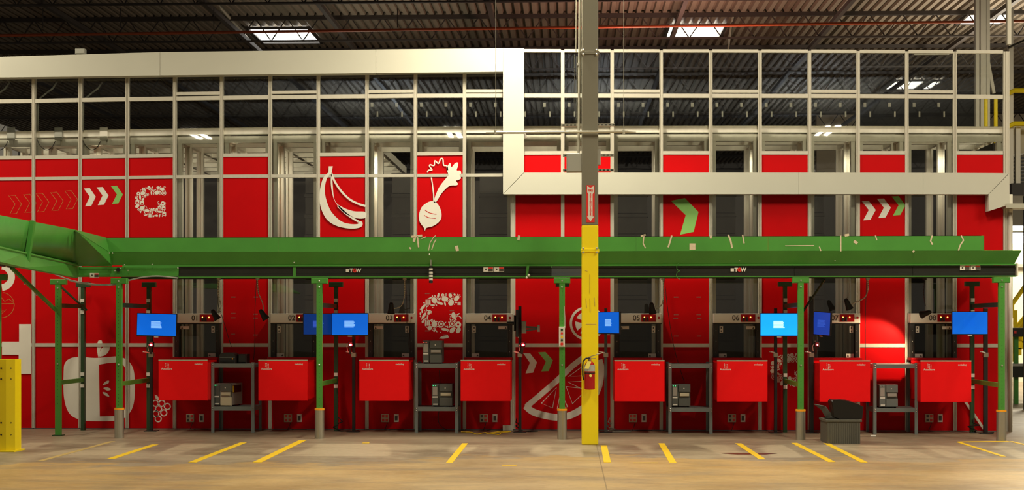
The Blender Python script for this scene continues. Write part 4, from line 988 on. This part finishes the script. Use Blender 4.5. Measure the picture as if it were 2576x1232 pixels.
# ------------------------------------------------------------------ monitors on poles
def monitor(uc, v0, v1, wid, rz, Y, lab, scr, txt, block=(.0, .0, .16, .10), tilt=0):
    zc = (P(uc, v0, Y).z+P(uc, v1, Y).z)/2; H = (P(uc, v0, Y).z-P(uc, v1, Y).z)/2; W = wid/2
    o = thing('monitor', lab, 'monitor', (PX(uc, Y), Y, zc), 'blue-screened monitors'); o.rotation_euler = (0, tilt, rz)
    MB().bev(-W, W, 0, .03, -H-.006, H, .004).build('bezel', 'black', o)
    MB().bev(-W*.5, W*.5, .03, .06, -H*.6, H*.6, .01).build('rear_housing', 'black', o)
    MB().box(-W+.008, W-.008, -.0025, .001, -H+.008, H-.008).build('screen', scr, o)
    k = MB(); bx, bz, bw, bh = block; rr = random.Random(len(lab))
    for j in range(6):
        z = bz+bh/2-bh*j/6; k.box(bx-bw/2, bx-bw/2+bw*(.82+.18*rr.random()), -.0042, -.003, z-bh/7.2, z)
    k.build('text_block', txt, o)
    MB().box(-.03, .03, -.006, .0, -H-.02, -H-.006).build('name_plate', 'label', o)
    MB().tube((0, .06, 0), (0, .16, 0), .022, 10).build('mount_arm', 'black', o)
    return o
monitor(394, 788, 845, .575, 0, 20.85, 'blue monitor left of the header of port one', 'blue', 'stext', tilt=.03)
monitor(880.5, 787, 843, .522, 0, 20.85, 'front blue monitor of the pair left of port three', 'blue', 'stext')
monitor(801, 788, 842, .44, .25, 21.1, 'dim dark blue monitor behind the green leg, right of port two', 'blue3', 'stext3')
monitor(1531, 784, 839, .50, -.95, 21.0, 'angled blue monitor partly behind the yellow column', 'blue', 'stext')
monitor(1960, 787, 845, .535, 0, 20.85, 'brightest light blue monitor left of the green stand by port seven', 'blue2', 'stext2')
monitor(2067, 784, 843, .34, -.96, 21.1, 'violet blue monitor turned sideways in front of port seven', 'blue4', 'stext3', tilt=.06)
monitor(2440, 783, 841, .50, 0, 20.85, 'blue monitor with a lamp glare patch right of port eight', 'blue', 'blue')
m8 = monitor(1303, 779, 846, .50, 1.62, 20.95, 'dark monitor seen edge-on right of port four', 'black', 'black')
def pole(u, vtop, lab, Y=21.2, r=.022, arm=None, dark='black'):
    X = PX(u, Y); zt = P(u, vtop, Y).z; o = thing('monitor_pole', lab, 'pole', (X, Y, 0), 'black poles carrying monitors and scanners')
    MB().box(-r, r, -r, r, 0, zt).build('mast', dark, o, bevel=.004); MB().bev(-.09, .09, -.09, .09, 0, .012, .003).build('foot', 'black', o)
    zc = P(u, 892, Y).z; MB().bev(-.035, .035, -.035, .03, zc-.035, zc+.03, .005).build('clamp', 'steel', o)
    MB().bar((-.02, -.03, zc+.03), (-.09, -.10, zc+.045), .03, .012).build('scanner_cradle', 'label', o)
    if arm:
        za = P(u, 815, Y).z; MB().bar((0, -.02, za), (arm, -.18, za), .035, .045).build('monitor_arm', 'black', o)
    return o
pole(381, 800, 'black pole under the monitor of port one', arm=.05)
pole(890, 800, 'black pole under the front monitor left of port three', arm=-.03)
pole(1308, 770, 'black pole carrying the edge-on monitor right of port four')
pole(1524, 775, 'dark pole under the angled monitor beside the yellow column', dark='pgrey')
pole(1951, 775, 'black pole below the brightest monitor, left of its green stand', arm=.03)
pole(2041, 745, 'black pole right of the green stand, left of port seven', r=.028)
pole(2479, 775, 'black pole at the right end below the glare-lit monitor', arm=-.2, r=.028)
# scissor arm by port four
o = thing('folding_arm', 'grey folding monitor arm reaching right beside port four', 'monitor arm', P(1310, 825, 21.0)); oo = tuple(o.location)
MB().bar(P(1318, 822, 20.95), P(1353, 824, 20.95), .04, .03).build('upper_link', 'pgrey', o, oo); MB().bar(P(1322, 831, 20.95), P(1353, 827, 20.95), .03, .02).build('lower_link', 'pgrey', o, oo)
MB().bev(PX(1352, 20.95), PX(1358, 20.95), 20.91, 20.99, P(0, 834, 20.95).z, P(0, 817, 20.95).z, .004).build('end_bracket', 'boxgrey', o, oo)
MB().bev(PX(1312, 20.95), PX(1323, 20.95), 20.9, 21.175, P(0, 838, 20.95).z, P(0, 808, 20.95).z, .005).build('pivot_block', 'boxgrey', o, oo)
# barcode scanners glowing red
for u, lab in ((380, 'barcode scanner glowing red below the monitor of port one'), (882, 'barcode scanner glowing red left of port three'), (1316, 'barcode scanner glowing red right of port four'), (2056, 'barcode scanner with a small red light at port seven')):
    q = P(u, 867, 21.08); o = thing('barcode_scanner', lab, 'scanner', q, 'barcode scanners'); s = .55 if u == 2056 else 1
    MB().bev(-.035, .03, 0, .06, -.03, .045, .01).build('head', 'black', o)
    MB().bar((-.005, .03, -.02), (-.02, .06, -.13), .03, .035).build('grip', 'black', o)
    MB().ball((.0, -.004, 0), .022*s, 12, 8, (1.1, .5, .8)).build('red_window', 'redglow', o, smooth=True)
    MB().ball((.0, -.014, 0), .013*s, 10, 6, (1.1, .5, .8)).build('light_core', 'redcore', o, smooth=True)
    l = bpy.data.lights.new('scanner_light', 'POINT'); l.energy = .5*s; l.color = (1, .03, .04); l.shadow_soft_size = .02
    lo = bpy.data.objects.new('scanner_light', l); C.objects.link(lo); lo.location = q+Vector((0, -.06, 0))
    MB().path([(-.03, .04, .03), (-.06, .04, -.02), (-.05, .05, -.09)], .004, 5).build('cord', 'label', o)
# ------------------------------------------------------------------ gooseneck lamps
def lamp(pts, head, d, lab, lit=False, Y=20.95, neck='cond'):
    q = P(*head, Y); o = thing('gooseneck_lamp', lab, 'lamp', q, 'gooseneck task lamps')
    oo = tuple(q); MB().path([P(u, v, Y) for u, v in catmull(pts, 6, False)], .0075 if neck == 'cond' else .005, 8).build('gooseneck', neck, o, oo, smooth=True)
    MB().tube(P(pts[0][0], 699, Y), P(pts[0][0], 704, Y), .028, 12).build('ceiling_mount', neck, o, oo)
    d = Vector(d).normalized(); k = MB(); k.tube(-d*.085, d*.0, .03, 16, .042); k.tube(d*.0, d*.055, .042, 16, .055, caps=False); k.tube(-d*.105, -d*.085, .018, 10, .03); k.build('shade', 'rubber', o)
    MB().tube(d*.0, d*.045, .035, 14, .05).build('bulb', 'lampglow' if lit else 'label', o)
    if lit:
        l = bpy.data.lights.new('task_light', 'SPOT'); l.energy = 60; l.color = (1, .80, .5); l.spot_size = R(84); l.spot_blend = .35; l.shadow_soft_size = .04
        lo = bpy.data.objects.new('task_light', l); C.objects.link(lo); lo.location = q+d*.08; d = Vector((-.62, .42, -.66)); lo.rotation_euler = d.to_track_quat('-Z', 'Y').to_euler()
lamp([(550,702),(549,740),(556,770),(548,785)], (543,795), (.5, .1, -.85), 'black gooseneck lamp in front of the header of port one')
lamp([(648,702),(650,735),(660,760),(664,782)], (664,794), (.35, .2, -.6), 'black gooseneck lamp on the red panel left of port two')
lamp([(1018,702),(1018,735),(1014,760),(1005,772),(990,776)], (984,779), (-.05, .15, -1), 'black gooseneck lamp in front of the header of port three')
lamp([(1668,702),(1670,740),(1665,765),(1652,777)], (1641,779), (.15, .2, -1), 'black gooseneck lamp in front of the header of port five')
lamp([(2183,704),(2183,730),(2175,748),(2160,757),(2143,764)], (2134,768), (.4, .2, -.9), 'black gooseneck lamp above the header of port seven')
lamp([(2326,702),(2324,740),(2328,770)], (2326,789), (-.62, .70, -.25), 'lit black gooseneck lamp throwing warm light on port eight', lit=True, neck='black', Y=20.98)

# ------------------------------------------------------------------ tote with black bag and floor litter
YB2 = 19.3; xa, xb = PX(2077, YB2), PX(2168, YB2); zt = P(0, 1050, YB2).z
o = thing('grey_tote', 'ribbed grey plastic tote standing on the floor below port seven', 'tote', ((xa+xb)/2, YB2, 0)); W = (xb-xa)/2
k = MB()
for a in range(18):
    x0 = -W+.02+a*(2*W-.04)/18; k.box(x0+.004, x0+(2*W-.04)/18-.004, -.004, .01, .0, zt-.05)
k.box(-W+.02, W-.02, 0, .02, 0, zt-.03); k.box(-W+.02, -W+.035, .02, .5, 0, zt-.03); k.box(W-.035, W-.02, .02, .5, 0, zt-.03); k.box(-W+.02, W-.02, .5, .52, 0, zt-.03); k.box(-W+.03, W-.03, .02, .5, 0, .02)
k.build('tub', 'bin', o)
k = MB(); k.bev(-W, W, -.012, .012, zt-.03, zt, .004); k.box(-W, -W+.03, .012, .53, zt-.03, zt); k.box(W-.03, W, .012, .53, zt-.03, zt); k.box(-W, W, .51, .53, zt-.03, zt); k.build('rim', 'bin', o)
q = P(2125, 1048, YB2+.2); bg = thing('black_bag', 'black plastic bag heaped in the grey tote below port seven', 'bag', q); ob_ = tuple(q)
rb = random.Random(3); base = [(2092,1047),(2087,1008),(2090,1004),(2110,1002),(2130,1006),(2150,1012),(2164,1018),(2167,1022),(2166,1050),(2150,1056),(2110,1056)]
k = MB(); rings = []
for yy, s in ((.05, .93), (.08, .99), (.2, 1), (.33, .97), (.42, .8)):
    cx_, cy_ = 2128, 1034; rings.append([P(cx_+(u-cx_)*s+rb.uniform(-1.5, 1.5), cy_+(v-cy_)*s+rb.uniform(-1.5, 1.5), YB2+.2)+Vector((0, yy-.2, 0)) for u, v in base])
for A, B in zip(rings, rings[1:]): k.loft(A+[A[0]], B+[B[0]])
k.poly([rings[0]]); k.poly([rings[-1]]); k.build('film', 'bag', bg, ob_)
o = thing('cardboard_flap', 'dark crumpled flap sticking out left of the black bag', 'flap', P(2070, 1040, YB2+.3)); k = MB()
k.add([P(2048,1016,YB2+.3), P(2076,1021,YB2+.25), P(2096,1046,YB2+.2), P(2104,1050,YB2+.15), P(2078,1050,YB2+.3), P(2066,1030,YB2+.35)], [(0,1,5), (1,2,4), (5,1,4), (2,3,4)]); k.build('flap_sheet', 'pgrey', o, tuple(o.location), solid=.008)
q = G(2195, 1098); o = MB().bev(q.x-.03, q.x+.045, q.y-.02, q.y+.02, .001, .022, .005).build('foam_scrap', 'label'); tag(o, 'small white scrap lying on the floor by the fourth shelf', 'scrap')
o = thing('floor_cable', 'thin yellow cable lying in loops along the wall below port four', 'cable', G(1220, 1090)); pts = catmull([(1160,1087),(1185,1088),(1200,1093),(1220,1089),(1240,1092),(1255,1094),(1262,1086),(1245,1088),(1225,1091),(1285,1086),(1262,1078),(1250,1064)], 5, False)
MB().path([(lambda g: (g.x, min(g.y, 21.5), .008))(G(u, max(v, 1086))) for u, v in pts], .007, 5).build('jacket', 'paint', o, tuple(o.location))
q = P(1277, 1077, 21.5); o = thing('cable_box', 'small cream raceway box at the wall base right of port four', 'box', (q.x, 21.5, 0)); MB().bev(-.072, .072, 0, .09, .0, .075, .004).build('cover', 'alu', o)
for u, lab, m_ in ((1300, 'tangle of black cable at the foot of the pole right of port four', 'black'), (1535, 'grey cable loop at the foot of the pole beside the yellow column', 'boxgrey'), (850, 'bundled black cable at the rear post left of port three', 'black'), (2450, 'dark cable bundle at the rear post right of port eight', 'black')):
    X = PX(u, 21.25); o = thing('cable_bundle', lab, 'cable', (X, 21.25, 0), 'cable bundles at the wall base'); r2 = random.Random(u); pts = [(0, .05, .2)]
    for j in range(9): pts.append((r2.uniform(-.08, .1), r2.uniform(-.05, .1), max(.008, .14-j*.025)))
    pts += [(.2, .02, .008), (.3, .08, .008)]; MB().path([(a, b_, c) for (a, b_), c in zip(catmull([(p[0], p[1]) for p in pts], 1, False), [p[2] for p in pts])], .008, 6).build('strand', m_, o)

# ------------------------------------------------------------------ far right: frames, stairs and hall
q = P(2527, 60, 21.9); o = thing('upper_post', 'tall pale post rising above the right corner of the glass wall', 'post', (q.x, 21.7, 5.5)); MB().box(q.x-.028, q.x+.028, 21.66, 21.74, P(0, 130, 21.7).z, 8).build('post_body', 'alu', o, tuple(o.location))
for u, w_, lab in ((2457, .03, 'thin aluminium post behind the right end of the glass, leftmost'), (2472, .045, 'aluminium post behind the right end of the glass, second'), (2484, .03, 'slim aluminium post behind the right end of the glass, third')):
    Y = 25.5; X = PX(u, Y); o = thing('frame_post', lab, 'post', (X, Y, 0), 'posts of the frame beyond the right corner'); MB().box(-w_, w_, -.05, .05, zg+.0 if u < 2540 else 0, 9.3).build('post_body', 'alu', o)
MB().bar(P(2470, 70, 25.5), P(2500, 235, 25.5), .05, .05).build('frame_brace', 'alu', o, tuple(o.location))
o = thing('frame_beam', 'pale horizontal beam behind the top right panes', 'beam', P(2344, 150, 25)); MB().box(PX(2300, 25), PX(2388, 25), 25, 25.06, P(0, 154, 25).z, P(0, 147, 25).z).build('beam_body', 'alu', o, tuple(o.location))
for u, lab in ((2480, 'left yellow safety post behind the last pane'), (2505, 'right yellow safety post behind the last pane')):
    Y = 23.84; o = thing('safety_post', lab, 'post', (PX(u, Y), Y, zg+.012), 'yellow safety posts'); MB().tube((0, 0, 0), (0, 0, P(0, 256, Y).z-zg), .03, 10).build('post_body', 'yellow', o)
Y = 27; o = thing('access_platform', 'dark access platform with yellow handrail beyond the right end of the wall', 'platform', (PX(2570, Y), Y, 0)); oo = tuple(o.location)
MB().box(PX(2545, Y), PX(2700, Y), Y, Y+2, P(0, 500, Y).z, P(0, 470, Y).z).build('deck', 'joist', o, oo)
for v in (228, 311): MB().tube(P(2536, v+8, Y), P(2550, v, Y), .04, 8).build('handrail', 'yellow', o, oo); MB().tube(P(2550, v, Y), P(2690, v, Y), .045, 8).build('handrail', 'yellow', o, oo)
for u in (2592, 2694): MB().box(PX(u, Y)-.06, PX(u, Y)+.06, Y+.1, Y+.22, 0, P(0, 500, Y).z).build('support_leg', 'joist', o, oo)
for u, v0, v1 in ((2548, 40, 470), (2566, 330, 470)): MB().box(PX(u, Y)-.04, PX(u, Y)+.04, Y+.1, Y+.2, P(0, v1, Y).z, P(0, v0, Y).z).build('platform_post', 'alu', o, oo)
MB().box(PX(2552, Y), PX(2600, Y), Y+.4, Y+1, P(0, 390, Y).z, P(0, 320, Y).z).build('cabinet', 'beige', o, oo)
for j in range(8): MB().box(PX(2547, Y), PX(2680, Y), Y+.2, Y+.26, P(0, 405+j*9, Y).z-.02, P(0, 405+j*9, Y).z+.02).build('shelf_bar', 'black', o, oo)
MB().tube(P(2536, 120, Y), P(2590, 96, Y), .02, 6).build('cable', 'black', o, oo)
# hall seen low at the right
Yh = 31; o = thing('yellow_stair', 'yellow stair rails in the hall beyond the right end of the wall', 'stairs', (PX(2562, Yh), Yh, 0)); oo = tuple(o.location)
for a, b_ in (((2546,765),(2600,690)), ((2550,832),(2600,770)), ((2546,765),(2546,800)), ((2554,780),(2554,890)), ((2590,720),(2590,830))): MB().tube(P(*a, Yh), P(*b_, Yh), .045, 8).build('stair_rail', 'yellow', o, oo)
k = MB()
for j in range(6): a = P(2544+j*9, 895-j*16, Yh+.2); k.box(a.x, a.x+.14, a.y, a.y+.8, a.z-.12, a.z+.04)
k.build('stringer', 'yellow', o, oo)
Yh = 29; o = thing('floor_conveyor', 'low green and black conveyor in the hall at the right edge', 'conveyor', (PX(2565, Yh), Yh, 0)); oo = tuple(o.location)
MB().box(PX(2544, Yh), PX(2700, Yh), Yh, Yh+.6, P(0, 846, Yh).z, P(0, 824, Yh).z).build('upper_rail', 'black', o, oo)
MB().box(PX(2550, Yh), PX(2556, Yh), Yh-.03, Yh, P(0, 838, Yh).z, P(0, 831, Yh).z).build('rail_sticker', 'signred', o, oo)
MB().box(PX(2545, Yh), PX(2700, Yh), Yh, Yh+.7, P(0, 945, Yh).z, P(0, 917, Yh).z).build('lower_rail', 'channel', o, oo)
MB().box(PX(2545, Yh), PX(2700, Yh), Yh-.02, Yh+.72, P(0, 918, Yh).z, P(0, 912, Yh).z).build('roller_bed', 'boxgrey', o, oo)
for u in (2561, 2620): MB().box(PX(u, Yh)-.04, PX(u, Yh)+.04, Yh+.1, Yh+.18, 0, P(0, 846, Yh).z).build('leg', 'green', o, oo)
wh = MB().box(9.2, 30, 40, 40.2, 0, P(0, 575, 40).z).build('wall_side', 'wallcream'); wh['kind'] = 'structure'
MB().box(9.2, 30, 39.9, 39.98, P(0, 676, 40).z, P(0, 668, 40).z).build('trim_5', 'boxgrey')['kind'] = 'structure'
# bright strip fixtures in the hall
for n_, v in enumerate((570, 587, 600)):
    q = P(2561, v, 34); o = thing('strip_light', ('upper bright strip light in the hall at the right edge', 'middle bright strip light in the hall at the right edge', 'lowest and broadest bright strip light in the hall at the right edge')[n_], 'light fixture', q, 'hall strip lights')
    MB().box(-.16, .5, 0, .1, -.02 if v < 600 else -.10, .02 if v < 600 else .08).build('tube', 'skylight', o); MB().box(-.17, .52, -.0, .1, .02 if v < 600 else .08, .05 if v < 600 else .11).build('housing', 'boxgrey', o)
